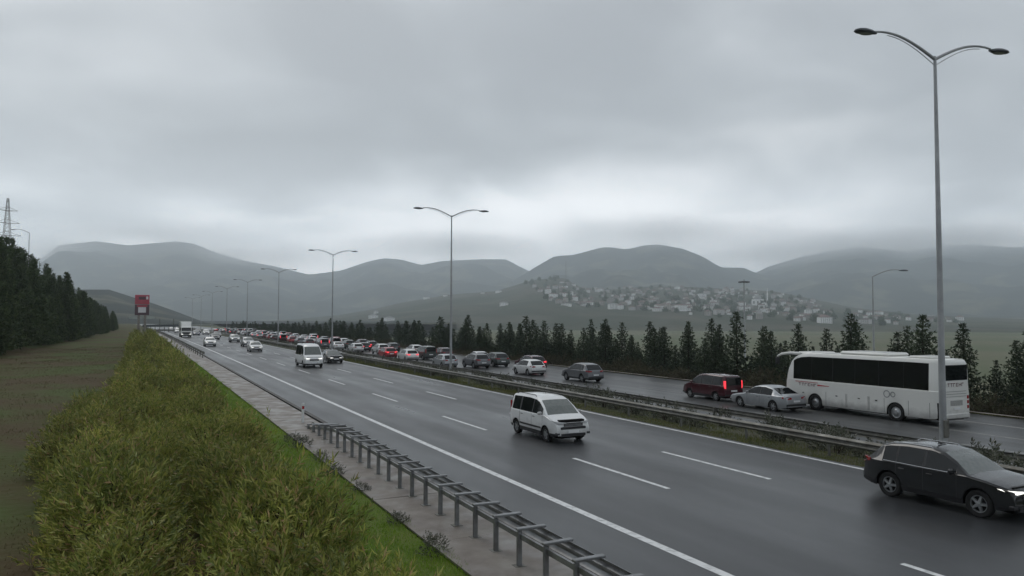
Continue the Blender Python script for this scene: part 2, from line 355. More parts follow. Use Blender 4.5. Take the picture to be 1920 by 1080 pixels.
# ---------------------------------------------------------------- hills and valley
def ridge(name, sil, D, foot, back, m, base=-12.0, rough=.10, nr=44, step=12, hid=None):
    """hills whose crest (photo silhouette, turned into a height at distance D) has a long front slope and a back slope"""
    pts = []
    x = sil[0][0]
    while x <= sil[-1][0]: pts.append(x); x += step
    azs = []; H = []
    for px in pts:
        d = ray(px, interp(sil, px)); h = math.hypot(d.x, d.y); azs.append(math.atan2(d.x, d.y)); H.append(CH + D*d.z/h)
    def height(a, r):
        i = min(max(np.searchsorted(azs, a)-1, 0), len(azs)-2); t = min(1, max(0, (a-azs[i])/(azs[i+1]-azs[i])))
        hc = H[i]*(1-t) + H[i+1]*t
        x_, y_ = r*math.sin(a), r*math.cos(a); s = (D-foot)
        if r <= D:
            q = max(0, (r-foot)/s); p = q**1.15
            n = (vnoise(x_, y_, D*.08)*.6 + vnoise(x_, y_, D*.035)*.4 + vnoise(x_, y_, D*.014)*.22)*rough*4*q*(1-q)
        else: q = 1 - min(1, (r-D)/back); p = smooth01(q); n = 0
        return base + (hc-base)*max(0, p + n)
    V = []; F = []; rs = [foot + (D-foot)*(k/nr)**.9 for k in range(nr+1)] + [D + back*k/5 for k in range(1, 6)]
    e = 14                                               # shoulders that run out of the frame
    al = [azs[0] - .02*(e-k) for k in range(e)] + azs + [azs[-1] + .02*(k+1) for k in range(e)]
    for a in al:
        fade = 1.0
        if a < azs[0]: fade = 1-.35*min(1, (azs[0]-a)/.28)
        if a > azs[-1]: fade = 1-.35*min(1, (a-azs[-1])/.28)
        if hid: fade = 1 if azs[0] <= a <= azs[-1] else smooth01(1-max(azs[0]-a, a-azs[-1])/.12)
        for r in rs: V.append((r*math.sin(a), r*math.cos(a), base + (height(a, r)-base)*fade))
    n = len(rs)
    for i in range(len(al)-1):
        for j in range(n-1): F.append((i*n+j, i*n+j+1, i*n+n+j+1, i*n+n+j))
    o = struct(link(name, raw_mesh(name, V, F, m, True)))
    return height
ridge('mountain', [(-120,540),(20,520),(60,497),(110,460),(180,452),(240,460),(330,452),(365,457),(400,472),(450,487),(520,500),(580,515),(640,507),(690,490),(720,484),(750,486),(790,497),(830,489),(900,486),(950,486),(978,502),(1020,520),(1100,540)],
      6400, 3300, 1500, M['hill'], base=-16, rough=.20)
ridge('mountain', [(930,540),(975,519),(1005,500),(1040,480),(1075,478),(1105,470),(1130,463),(1150,464),(1175,468),(1205,460),(1235,458),(1280,466),(1320,482),(1345,498),(1400,520),(1450,545)],
      5200, 3000, 1300, M['hill'], base=-15, rough=.22, hid=True)
ridge('mountain', [(1380,530),(1440,500),(1500,482),(1560,470),(1610,463),(1660,467),(1700,472),(1760,462),(1830,458),(1900,464),(2040,455)],
      6800, 3500, 1500, M['hill'], base=-16, rough=.20)
ridge('foothill', [(1180,560),(1250,536),(1290,519),(1320,505),(1345,501),(1395,502),(1415,511),(1435,517),(1480,512),(1520,503),(1570,494),(1620,490),(1660,494),(1720,501),(1800,506),(1900,512),(2040,516)],
      5600, 3000, 1000, M['hill'], base=-14, rough=.2, hid=True)
town_h = ridge('town_hill', [(480,603),(560,598),(640,590),(700,580),(750,568),(840,553),(930,546),(975,532),(1005,524),(1060,521),(1072,530),(1090,539),(1150,543),(1200,538),(1260,537),(1330,540),(1450,546),(1530,562),(1600,577),(1700,588),(1800,594),(1920,598),(2020,600)],
      2600, 1150, 700, M['hill_town'], base=-13, rough=.07, step=8)
ridge('near_hill', [(-60,528),(60,532),(150,543),(205,543),(245,556),(285,568),(330,584),(380,603),(420,613),(450,616)], 1250, 700, 400, M['hill'], base=0, rough=.10, hid=True)

# ---------------------------------------------------------------- vehicles
CARS = {
 # profile: (y, z) from the nose back; win: side-window spans; arches: wheel centres
 'sedan': dict(L=4.62, W=1.80, belt=.92, sill=.22, R=.315, wheels=(1.40, -1.30), ws=(1.02, .30), rw=(-1.12, -1.78), win=((.72, -.22), (-.30, -1.20)),
   prof=[(2.31,.56),(2.27,.66),(2.10,.735),(1.6,.83),(1.02,.92),(.62,1.17),(.30,1.36),(-.05,1.44),(-.6,1.445),(-1.12,1.34),(-1.48,1.16),(-1.78,1.035),(-2.12,1.00),(-2.25,.93),(-2.31,.72)]),
 'hatch': dict(L=4.10, W=1.78, belt=.93, sill=.22, R=.31, wheels=(1.28, -1.26), ws=(1.12, .38), rw=(-1.40, -1.86), win=((.80, -.12), (-.20, -1.18)),
   prof=[(2.05,.58),(2.01,.70),(1.86,.79),(1.45,.89),(1.12,.97),(.74,1.24),(.38,1.42),(0,1.49),(-.6,1.49),(-1.15,1.44),(-1.40,1.38),(-1.66,1.16),(-1.86,.98),(-1.98,.90),(-2.05,.66)]),
 'suv': dict(L=4.42, W=1.84, belt=1.02, sill=.27, R=.36, wheels=(1.34, -1.27), ws=(1.05, .28), rw=(-1.58, -2.00), win=((.74, -.16), (-.24, -1.02), (-1.08, -1.50)),
   prof=[(2.21,.62),(2.17,.80),(2.02,.90),(1.55,1.00),(1.05,1.06),(.66,1.34),(.28,1.53),(-.1,1.60),(-.8,1.60),(-1.35,1.545),(-1.58,1.48),(-1.80,1.27),(-2.00,1.06),(-2.13,.96),(-2.21,.66)]),
 'mpv': dict(L=4.45, W=1.84, belt=1.10, sill=.24, R=.325, wheels=(1.36, -1.38), ws=(1.38, .62), rw=None, win=((1.08, .16), (.08, -.98), (-1.10, -1.90)),
   prof=[(2.22,.58),(2.19,.76),(2.06,.90),(1.74,1.03),(1.38,1.13),(1.0,1.45),(.62,1.69),(.3,1.79),(-.3,1.83),(-1.2,1.82),(-1.9,1.79),(-2.12,1.75),(-2.19,1.66),(-2.225,1.10),(-2.225,.62)]),
 'minibus': dict(L=5.6, W=2.02, belt=1.22, sill=.30, R=.35, wheels=(1.85, -1.55), ws=(2.12, 1.46), rw=None, win=((1.80, .86), (.66, -.70), (-.80, -2.35)),
   prof=[(2.80,.60),(2.77,.85),(2.68,1.05),(2.40,1.20),(2.12,1.28),(1.80,1.72),(1.46,2.10),(1.1,2.28),(.4,2.36),(-1.5,2.36),(-2.5,2.33),(-2.70,2.27),(-2.78,2.15),(-2.80,1.2),(-2.80,.62)]),
}
MESHES = {}
def car_shell(kind):
    """lofted body split into painted body, glazing, sills and door gaps (meshes shared by all cars of the kind)"""
    if kind in MESHES: return MESHES[kind]
    c = CARS[kind]; L, W, belt = c['L'], c['W'], c['belt']; prof = sorted(c['prof']); Rw = c['R']; ar = Rw+.055
    ys = set(y for y, z in prof)
    for a, b in c['win']: ys |= {a, b}
    doors = []
    for a, b in c['win']: doors += [a+.03 if a == c['win'][0][0] else a+.04]
    doors.append(c['win'][1][1]-.02)
    if kind == 'coach': doors = []
    for d in doors: ys |= {d-.007, d+.007}
    for yw in c['wheels']:
        for k in range(13): ys.add(yw - ar*math.cos(math.pi*k/12))
    y = -L/2
    while y < L/2: ys.add(y); y += .16
    for e in (.02, .06, .12, .2, .32): ys |= {L/2-e, -L/2+e}
    ys = sorted(ys); q = [ys[0]]
    for y in ys[1:]:
        if y-q[-1] > .0065: q.append(y)
    ys = q; rows = []
    for y in ys:
        zt = interp(prof, y); e = max(0, abs(y)-(L/2-.75))/.75; wf = W/2*(1-.15*e**2.2); sill = c['sill'] + .10*e*e
        zb = sill
        for yw in c['wheels']:
            d = y-yw
            if abs(d) <= ar: zb = max(zb, Rw + math.sqrt(max(0, ar*ar-d*d)))
        sh = min(belt, zt-.045); g = max(.03, zt-sh-.01); zl = max(zb+.012, min(.42, sh-.12)); zm = max(zl+.01, min(.72, sh-.06)); sh = max(sh, zm+.012)
        fl = .004*sum(1 for yw in c['wheels'] if abs(y-yw) < ar+.05)        # wheel-arch flare
        tum = .26 if kind in ('mpv', 'minibus') else .42
        tum = {'minibus': .16, 'coach': .05}.get(kind, tum)
        x4 = wf-.045; x5 = x4 - tum*g*.86; x6 = x5-.045; x7 = x6-.05
        cab = g > .12
        rows.append([(wf-.035+fl, y, zb), (wf-.004+fl, y, zl), (wf+fl*.5, y, zm), (wf-.016, y, sh-.006), (x4, y, sh+.012),
                     (x5, y, sh+.01+g*.87), (x6, y, sh+.01+g*.965), (x7, y, zt+.004), (x7*.5, y, zt+.016), (0, y, zt+.02)])
    full = [r + [(-p[0], p[1], p[2]) for p in r[-2::-1]] for r in rows]; n = len(full[0])
    parts = {k: MB() for k in ('body', 'windscreen', 'rear_window', 'side_window', 'door_seam', 'sill', 'window_pillar')}
    def put(k, q4): parts[k].add(q4, [(0, 1, 2, 3)])
    bodyF = []; V = [p for r in full for p in r]
    for i in range(len(ys)-1):
        ym = .5*(ys[i]+ys[i+1])
        for j in range(n-1):
            jj = j if j < 9 else 17-j                    # mirrored strip index 0..8
            quad = (full[i][j], full[i+1][j], full[i+1][j+1], full[i][j+1]); k = 'body'
            gl = interp(prof, ym)-belt
            if jj >= 7 and c['ws'][1] < ym < c['ws'][0]: k = 'windscreen'
            elif jj >= 7 and c['rw'] and c['rw'][1] < ym < c['rw'][0]: k = 'rear_window'
            elif jj == 4 and gl > .14 and any(b < ym < a for a, b in c['win']): k = 'side_window'
            elif jj == 4 and gl > .14 and c['win'][-1][1] < ym < c['win'][0][0]: k = 'window_pillar'
            elif jj in (1, 2) and any(abs(ym-d) < .0069 for d in doors): k = 'door_seam'
            elif jj == 0 and kind in ('suv', 'mpv', 'minibus'): k = 'sill'
            if k == 'body': bodyF.append((i*n+j, (i+1)*n+j, (i+1)*n+j+1, i*n+j+1))
            else: put(k, quad)
    b = MB(); b.add(V, bodyF + [tuple(range(n)), tuple(range((len(full)-1)*n, len(full)*n))[::-1]])
    out = {'body': b.mesh(kind+'_body', M['white'], True)}
    mats = {'windscreen': 'screen', 'rear_window': 'glass', 'side_window': 'glass', 'door_seam': 'plastic', 'sill': 'plastic', 'window_pillar': 'plastic'}
    import bmesh
    for k, p in parts.items():
        if k == 'body' or not p.v: continue
        me = p.mesh(kind+'_'+k, M[mats[k]], True); bm = bmesh.new(); bm.from_mesh(me); bmesh.ops.remove_doubles(bm, verts=bm.verts, dist=.0005)
        if k in ('door_seam', 'window_pillar'):           # one mesh for each strip
            left = set(bm.faces); lst = []
            while left:
                st = [left.pop()]; grp = list(st)
                while st:
                    f = st.pop()
                    for e_ in f.edges:
                        for g_ in e_.link_faces:
                            if g_ in left: left.discard(g_); st.append(g_); grp.append(g_)
                pb = MB(); [pb.add([tuple(v.co) for v in f.verts], [tuple(range(len(f.verts)))]) for f in grp]; lst.append(pb.mesh(kind+'_'+k, M[mats[k]]))
            bm.free(); out[k] = lst; continue
        if k == 'side_window':                            # one mesh for each pane
            bm.faces.ensure_lookup_table(); panes = {}
            for f in bm.faces:
                cc_ = f.calc_center_median(); wi = [q for q, (a, b_) in enumerate(c['win']) if b_ < cc_.y < a][0]; panes.setdefault((wi, cc_.x > 0), []).append([tuple(v.co) for v in f.verts])
            bm.free(); out['panes'] = []
            for key, fs in panes.items():
                pb = MB(); [pb.add(f, [tuple(range(len(f)))]) for f in fs]; out['panes'].append(pb.mesh(kind+'_pane', M['glass'], False))
            continue
        bmesh.ops.recalc_face_normals(bm, faces=bm.faces); bm.to_mesh(me); bm.free(); out[k] = me
    # shared small pieces
    hw = W/2; u = MB(); u.box(-hw+.30, hw-.30, -L/2+.12, L/2-.12, c['sill']-.03, belt-.12); u.box(-hw+.07, hw-.07, c['wheels'][1]+ar+.03, c['wheels'][0]-ar-.03, c['sill']-.01, c['sill']+.3); out['underbody'] = u.mesh(kind+'_under', M['under'])
    out['tyre'] = MB().lathe_x([(-.10, Rw*.64), (-.11, Rw*.9), (-.085, Rw), (.085, Rw), (.11, Rw*.9), (.10, Rw*.64), (-.10, Rw*.64)], 24, cap=False).mesh(kind+'_tyre', M['rubber'], True)
    rb = MB(); rb.lathe_x([(-.05, Rw*.65), (.085, Rw*.65), (.085, Rw*.58), (.05, Rw*.56), (-.05, Rw*.56)], 20, cap=False)
    for k in range(5):
        a = 2*math.pi*k/5; d = Vector((0, math.cos(a), math.sin(a))); t_ = Vector((0, -math.sin(a), math.cos(a)))
        P = []
        for (x, r_, hw_) in ((.05, .03, .05), (.05, Rw*.6, .032), (.088, Rw*.6, .026), (.10, .03, .04)):
            P += [tuple(d*r_ + t_*hw_ + Vector((x, 0, 0))), tuple(d*r_ - t_*hw_ + Vector((x, 0, 0)))]
        rb.add(P, [(0,1,3,2),(2,3,5,4),(4,5,7,6),(6,7,1,0),(0,2,4,6),(1,7,5,3)])
    rb.lathe_x([(.05, .06), (.105, .06), (.11, .03)], 10); out['rim'] = rb.mesh(kind+'_rim', M['rim'], False)
    out['disc'] = MB().lathe_x([(.02, Rw*.62), (.04, Rw*.62)], 16).mesh(kind+'_disc', M['under'])
    mr = MB().box(-.10, .10, -.05, .06, -.06, .09, .04); out['mirror'] = mr.mesh('mirror', M['white'], True)
    out['handle'] = MB().box(-.02, .02, -.09, .09, -.014, .014, .01).mesh('handle', M['plastic'], True)
    out['plate'] = MB().box(-.26, .26, -.008, .008, -.055, .055).mesh('plate', M['plate'])
    MESHES[kind] = out; return out
def setmat(o, m):
    if o.material_slots: o.material_slots[0].link = 'OBJECT'; o.material_slots[0].material = m
    return o
def quad_lens(pts, t=.02, dy=1):                          # a shaped lamp lens: outline pushed out along y, bevelled
    n = len(pts); c = Vector((sum(p[0] for p in pts)/n, sum(p[1] for p in pts)/n, sum(p[2] for p in pts)/n))
    back = [(p[0], p[1]-.05*dy, p[2]) for p in pts]; inner = [tuple(c + (Vector(p)-c)*.86 + Vector((0, t*dy, 0))) for p in pts]
    return MB().ring([back, [tuple(p) for p in pts], inner])
def front_w(kind, y):
    c = CARS[kind]; e = max(0, abs(y)-(c['L']/2-.75))/.75; return c['W']/2*(1-.15*e**2.2)
LAMPM = {}
def lamp_meshes(kind):
    if kind in LAMPM: return LAMPM[kind]
    c = CARS[kind]; L = c['L']; prof = c['prof']; o = {}
    nose = L/2; zt = prof[2][1]; wn = front_w(kind, nose); wk = front_w(kind, nose-.36)
    for s in (-1, 1):
        zc_ = zt-.11 if kind != 'mpv' else zt-.02; h = .062
        pts = [(s*(wn-.42), nose+.012, zc_-h*.5), (s*(wn-.10), nose+.006, zc_-h*.7), (s*(wn+.035), nose-.14, zc_-h*.2), (s*(wk+.010), nose-.34, zc_+h*1.15), (s*(wn+.02), nose-.12, zc_+h*.85), (s*(wn-.20), nose+.004, zc_+h*.5), (s*(wn-.42), nose+.012, zc_+h*.15)]
        pts = pts if s > 0 else pts[::-1]
        o['head', s] = quad_lens(pts, .015).mesh(kind+'_headlight', M['head'], True)
    tail = -L/2; tz = {'sedan': .84, 'hatch': .88, 'suv': .98, 'mpv': 1.15, 'minibus': 1.05}[kind]; wt = front_w(kind, tail); wk = front_w(kind, tail+.3)
    for s in (-1, 1):
        if kind in ('mpv', 'minibus'): pts = [(s*(wt-.10), tail-.006, tz-.24), (s*(wt+.012), tail+.04, tz-.24), (s*(wt+.022), tail+.06, tz+.30), (s*(wt-.09), tail-.004, tz+.30)]
        else: pts = [(s*(wt-.36), tail-.006, tz-.06), (s*(wt-.03), tail-.004, tz-.08), (s*(wk+.004), tail+.26, tz-.02), (s*(wk+.002), tail+.28, tz+.07), (s*(wt-.04), tail+.012, tz+.085), (s*(wt-.36), tail+.004, tz+.04)]
        pts = pts if s < 0 else pts[::-1]
        o['tail', s] = quad_lens(pts, .012, -1).mesh(kind+'_taillight', M['tail'], True)
    g = MB(); gz_ = {'sedan': .56, 'hatch': .60, 'suv': .70, 'mpv': .79, 'minibus': .80}[kind]
    g.prism([(nose-.04, gz_-.10), (nose+.012, gz_-.09), (nose+.012, gz_+.07), (nose-.04, gz_+.08)], -.46, .46)
    o['grille'] = g.mesh(kind+'_grille', M['plastic'])
    sl_ = MB(); [sl_.box(-.44, .44, nose+.010, nose+.022, gz_-.07+k*.045, gz_-.055+k*.045) for k in range(3)]; o['slat'] = sl_.mesh(kind+'_slat', M['chrome'])
    i = MB(); i.prism([(nose-.05, .28), (nose+.014, .30), (nose+.014, .42), (nose-.05, .43)], -.60, .60)
    for s in (-1, 1): i.box(min(s*.66, s*.84), max(s*.66, s*.84), nose-.13, nose+.002, .36, .47, .02)
    o['intake'] = i.mesh(kind+'_intake', M['plastic'])
    rb = MB(); rb.box(-.78, .78, tail-.012, tail+.10, .36, .52, .03); o['rear_bumper'] = rb.mesh(kind+'_rbumper', M['plastic'], True)
    if c['rw'] is None:
        z0, z1 = c['belt']+.04, prof[-4][1] - (.06 if kind == 'mpv' else .2)
        rwm = MB().prism([(tail+.03, z1), (tail-.004, z1-.05), (tail-.012, z0), (tail+.03, z0)], -wt+.16, wt-.16); o['rear_glass'] = rwm.mesh(kind+'_rglass', M['glass'])
    LAMPM[kind] = o; return o
def car(name, kind, paint, X, y, z, away, label, cat='car', group=None, lit=True, detail=2, rz=0.0, scale=None, dark_rims=False):
    """detail 2: every fitting, 1: what a car of 20 pixels shows, 0: a far one"""
    c = CARS[kind]; t = thing(name, label, cat, (X + cx(y), y, z), (0 if away else math.pi) + rz, group, scale)
    S = car_shell(kind); Lm = lamp_meshes(kind); L, W, Rw = c['L'], c['W'], c['R']
    body = setmat(link('body', S['body'], t), M[paint])
    for k in ('windscreen', 'rear_window', 'sill'):
        if k in S: link(k, S[k], t)
    for p in S.get('window_pillar', []): link('window_pillar', p, t)
    if detail > 0:
        for p in S.get('door_seam', []): link('door_seam', p, body)
    for p in S['panes']: link('side_window', p, t)
    link('underbody', S['underbody'], t)
    for yw in c['wheels']:
        for s in (-1, 1):
            o = link('wheel', S['tyre'], t, (s*(W/2-.135), yw, Rw)); o.rotation_euler.z = 0 if s > 0 else math.pi
            if detail > 0: r = link('rim', S['rim'], o); link('brake_disc', S['disc'], o); setmat(r, M['rimdark'] if dark_rims else M['rim'])
    if not away or detail > 1:
        for s in (-1, 1): setmat(link('headlight', Lm['head', s], t), M['head'] if lit and not away else M['head_off'])
        g = link('grille', Lm['grille'], t)
        if detail > 0: link('grille_slat', Lm['slat'], g); link('bumper_intake', Lm['intake'], t); link('number_plate', S['plate'], t, (0, L/2+.022, .50))
    if away or detail > 1:
        for s in (-1, 1): setmat(link('taillight', Lm['tail', s], t), M['tail_lit'] if lit and away else M['tail'])
        link('rear_bumper', Lm['rear_bumper'], t)
        if detail > 0: link('number_plate', S['plate'], t, (0, -L/2-.022, .66 if kind in ('sedan', 'hatch', 'suv') else .74))
    if 'rear_glass' in Lm: link('rear_window', Lm['rear_glass'], t)
    if detail > 0:
        for s in (-1, 1):
            mo = link('mirror', S['mirror'], t, (s*(W/2+.07), c['win'][0][0]-.06, c['belt']+.07)); setmat(mo, M[paint])
        for s in (-1, 1):
            for a, b in c['win'][:2]: link('door_handle', S['handle'], t, (s*(W/2-.005), b+.16, c['belt']-.12))
    return t, body

# ---- coach ----
CARS['coach'] = dict(L=10.2, W=2.5, belt=1.78, sill=.34, R=.48, wheels=(2.75, -2.55), ws=(5.02, 4.15), rw=None,
   win=((4.40, 3.05), (3.03, 1.52), (1.50, 0.0), (-.02, -1.50), (-1.52, -3.0), (-3.02, -4.42)),
   prof=[(5.1,1.15),(5.06,1.60),(4.96,2.1),(4.82,2.5),(4.6,2.88),(4.38,3.1),(4.15,3.24),(3.8,3.34),(3.2,3.40),(0,3.42),(-3.6,3.42),(-4.7,3.40),(-4.98,3.36),(-5.07,3.25),(-5.1,3.0)])
def coach(X, y, z, label):
    c = CARS['coach']; t = thing('coach', label, 'bus', (X + cx(y), y, z)); S = car_shell('coach'); L, W, Rw = c['L'], c['W'], c['R']; hw = W/2
    body = setmat(link('body', S['body'], t), M['buswhite']); link('windscreen', S['windscreen'], t); [link('window_pillar', p, t) for p in S['window_pillar']]
    for p in S['panes']: link('side_window', p, t)
    u = MB(); u.box(-.9, .9, -4.9, 4.9, .28, 1.6); u.box(-hw+.08, hw-.08, -1.95, 2.15, .30, 1.5); u.box(-hw+.08, hw-.08, -4.95, -3.15, .32, 1.2); u.build('underbody', M['under'], t)
    for yw in c['wheels']:
        for s in (-1, 1):
            o = link('wheel', S['tyre'], t, (s*(hw-.18), yw, Rw)); o.scale.x = 1.5; o.rotation_euler.z = 0 if s > 0 else math.pi
            MB().lathe_x([(.02, Rw*.64), (.07, Rw*.62), (.06, Rw*.5), (.09, Rw*.32), (.12, .12), (.12, .02)], 20).build('rim', M['rim'], o, True)
    MB().box(-.92, .92, -1.9, 1.2, 3.40, 3.62, .09).build('roof_unit', M['buswhite'], t, True)
    MB().box(-.85, .85, -4.3, -3.1, 3.40, 3.54, .05).build('roof_unit', M['buswhite'], t, True)
    MB().box(-1.0, 1.0, 3.0, 4.3, 3.26, 3.47, .09).build('front_spoiler', M['buswhite'], t, True)
    for s in (-1, 1):
        a = MB().tube([(s*.98, 4.0, 3.34), (s*1.10, 4.7, 3.36), (s*1.2, 5.3, 3.28), (s*1.24, 5.62, 3.12)], [.10, .09, .08, .06], 8).build('mirror_arm', M['buswhite'], t, True)
        MB().box(s*1.24-.12, s*1.24+.12, 5.54, 5.72, 2.62, 3.08, .05).build('mirror', M['plastic'], a, True)
    rear = -L/2; wt = front_w('coach', rear); g = MB()
    MB().prism([(rear+.03, 3.14), (rear-.012, 3.10), (rear-.014, 2.34), (rear+.03, 2.32)], -wt+.14, wt-.14).build('rear_window', M['glass'], t)
    for k in range(3): MB().box(-.82, .82, rear-.010, rear+.03, 1.50+k*.13, 1.515+k*.13).build('louvre', M['plastic'], t)
    MB().box(-.70, .70, rear-.008, rear+.02, .78, 1.40, .02).build('engine_flap', M['buswhite'], t)
    for k in range(6): MB().box(-.5, .5, rear-.013, rear, 1.05+k*.045, 1.07+k*.045).build('flap_slat', M['plastic'], t)
    for s in (-1, 1):
        for z_ in (.95, 1.2, 1.45): MB().box(min(s*(wt-.18), s*(wt-.04)), max(s*(wt-.18), s*(wt-.04)), rear-.014, rear+.02, z_-.09, z_+.09, .03).build('taillight', M['tail'], t, True)
        MB().box(min(s*.6, s*1.0), max(s*.6, s*1.0), L/2-.2, L/2+.02, .72, .92, .05).build('headlight', M['head_off'], t, True)
    MB().box(-wt+.02, wt-.02, rear-.05, rear+.1, .36, .66, .06).build('rear_bumper', M['buswhite'], t, True)
    link('number_plate', S['plate'], t, (0, rear-.03, .9))
    red = mat('lettering_red', (.42, .03, .04), .5); dark = mat('lettering_dark', (.10, .02, .025), .5); grey = mat('emblem_grey', (.22, .23, .24), .5)
    def letters(n, w_, h_, m1, place):                    # worn lettering, too small to read: upright and cross strokes of a row of capitals
        rr = random.Random(5)
        for k in range(n):
            b = MB(); x0 = k*w_*1.22
            st = rr.choice([[(0,.2,0,1),(.2,.85,.8,1)], [(0,.2,0,1),(.2,.8,.42,.58),(.8,1,0,1)], [(0,1,.8,1),(.4,.6,0,.8)], [(0,.2,0,1),(.2,.9,0,.18),(.2,.7,.42,.56),(.2,.9,.82,1)]])
            for (a0, a1, b0, b1) in st: b.add(*place(x0+a0*w_, x0+a1*w_, b0*h_, b1*h_))
            b.build('letter', m1, body)
    def side(a0, a1, b0, b1):                             # left flank, reading from the nose back
        x = -hw-.006; y0, y1 = 3.95-a0, 3.95-a1; z0, z1 = 1.42+b0, 1.42+b1
        return ([(x, y0, z0), (x, y1, z0), (x, y1, z1), (x, y0, z1)], [(0, 1, 2, 3)])
    letters(6, .19, .17, dark, side); MB().add([(-hw-.005, 2.55, 1.47), (-hw-.005, 1.7, 1.50), (-hw-.005, 1.7, 1.53), (-hw-.005, 2.55, 1.56)], [(0,1,2,3)]).build('stripe', red, body)
    MB().add([(-hw-.004, 4.2, 1.64), (-hw-.004, 2.5, 1.64), (-hw-.004, 2.5, 1.67), (-hw-.004, 4.2, 1.68)], [(0,1,2,3)]).build('stripe', red, body)
    def back(a0, a1, b0, b1):
        yb = rear-.012; x0, x1 = -.72+a0, -.72+a1; z0, z1 = 2.02+b0, 2.02+b1
        return ([(x0, yb, z0), (x1, yb, z0), (x1, yb, z1), (x0, yb, z1)], [(0, 1, 2, 3)])
    letters(6, .19, .18, dark, back)
    em = MB()                                             # ring emblem near the tail
    for (cy_, r_) in ((-2.05, .20), (-2.42, .15)):
        P = []; n = 18
        for k in range(n): a = 2*math.pi*k/n; P += [(-hw-.005, cy_+r_*math.cos(a), 1.42+r_*math.sin(a)), (-hw-.005, cy_+(r_-.045)*math.cos(a), 1.42+(r_-.045)*math.sin(a))]
        em.add(P, [(2*k, 2*k+1, (2*k+3) % (2*n), (2*k+2) % (2*n)) for k in range(n)])
    em.build('emblem', grey, body)
    for ya, yb in ((1.95, .55), (.50, -.9), (-.95, -1.9), (-3.3, -4.5)):    # luggage and engine doors
        for q in ((ya, ya-.02, .42, 1.18), (yb, yb+.02, .42, 1.18)): MB().add([(-hw-.003, q[0], q[2]), (-hw-.003, q[1], q[2]), (-hw-.003, q[1], q[3]), (-hw-.003, q[0], q[3])], [(0,1,2,3)]).build('flap_seam', M['rimdark'], body)
    for yh in (1.2, -.3, -1.4, 3.6): MB().box(-hw-.02, -hw+.01, yh-.06, yh+.06, .98, 1.03).build('flap_handle', M['plastic'], body)
    return t
W_, B_ = 0.0, OPPZ
coach(37.6, 28.95, B_, 'white touring coach with a dark window band and red lettering beside the lamp post')
OURS = 'vehicles driving towards the camera'; JAM = 'vehicles queuing in the far carriageway'
# near carriageway (facing the camera)
t, b = car('compact_van', 'mpv', 'white', 15.0, 26.5, 0, False, 'muddy white passenger van with dark side windows alone in the middle lane', 'van', OURS, scale=.90, lit=False)
MB().tube([(-.25, -.6, 1.83), (-.25, -.78, 2.02)], .009, 6).build('antenna', M['plastic'], t)
for s in (-1, 1): MB().tube([(s*.62, 0.1, 1.80), (s*.62, 0.0, 1.87), (s*.62, -1.6, 1.87), (s*.62, -1.75, 1.80)], .018, 6).build('roof_rail', M['plastic'], t)
MB().box(-.62, .62, 2.20, 2.236, .60, .70, .01).build('grille_bar', M['plastic'], t); MB().box(-.55, .55, 2.22, 2.245, .70, .725, .008).build('chrome_strip', M['chrome'], t)
for s in (-1, 1): MB().box(min(s*.60, s*.80), max(s*.60, s*.80), 2.06, 2.19, .38, .48, .02).build('fog_lamp', M['plastic'], t)
MB().box(-.935, -.915, -1.0, 1.0, .52, .60, .01).build('side_moulding', M['plastic'], t); MB().box(.915, .935, -1.0, 1.0, .52, .60, .01).build('side_moulding', M['plastic'], t)
t, b = car('sport_utility_car', 'suv', 'black', 18.95, 12.25, 0, False, 'black sport utility car with pale roof rails, cut by the right picture edge', 'car', OURS, scale=.91)
for s in (-1, 1): MB().tube([(s*.60, -.05, 1.565), (s*.60, -.12, 1.612), (s*.60, -1.22, 1.605), (s*.60, -1.36, 1.54)], .013, 6).build('roof_rail', M['chrome'], t)
for s in (-1, 1):
    MB().tube([(s*.885, .72, 1.045), (s*.885, -.3, 1.045), (s*.885, -1.45, 1.055)], .012, 6).build('window_trim', M['chrome'], t)
MB().prism([(2.14, .42), (2.235, .44), (2.235, .80), (2.14, .82)], -.40, .40).build('grille_frame', M['rimdark'], t)
MB().add([(0, -.15, 1.63), (.02, -.32, 1.63), (0, -.30, 1.72), (-.02, -.32, 1.63)], [(0,1,2),(0,2,3),(1,3,2),(0,3,1)]).build('antenna_fin', M['black'], t)
car('minibus', 'minibus', 'white', 15.3, 75.6, 0, False, 'tall white minibus with a black bumper, left of the black saloon', 'minibus', OURS, scale=.95)
car('saloon_car', 'sedan', 'black', 18.95, 81.4, 0, False, 'black saloon car with lit headlamps, right of the white minibus', 'car', OURS, scale=.94)
car('hatchback_car', 'hatch', 'white', 15.2, 113.2, 0, False, 'small white hatchback in the middle lane, in front of another white car', 'car', OURS, detail=1)
car('hatchback_car', 'suv', 'silver', 16.9, 134.5, 0, False, 'pale car with lit headlamps half hidden behind the small white hatchback', 'car', OURS, detail=1)
car('sport_utility_car', 'suv', 'silver', 17.6, 159.5, 0, False, 'silver off-roader with a black bumper in the lane next to the median, far off', 'car', OURS, detail=1)
car('saloon_car', 'suv', 'white', 11.1, 137.2, 0, False, 'white car with bright headlamps alone in the lane beside the hard shoulder', 'car', OURS, detail=1)
car('saloon_car', 'sedan', 'grey', 15.9, 181, 0, False, 'distant grey saloon between the white car and the silver off-roader', 'car', OURS, detail=1)
car('saloon_car', 'sedan', 'blue', 15.3, 228, 0, False, 'distant dark blue saloon with two bright headlamps right of the truck', 'car', OURS, detail=1)
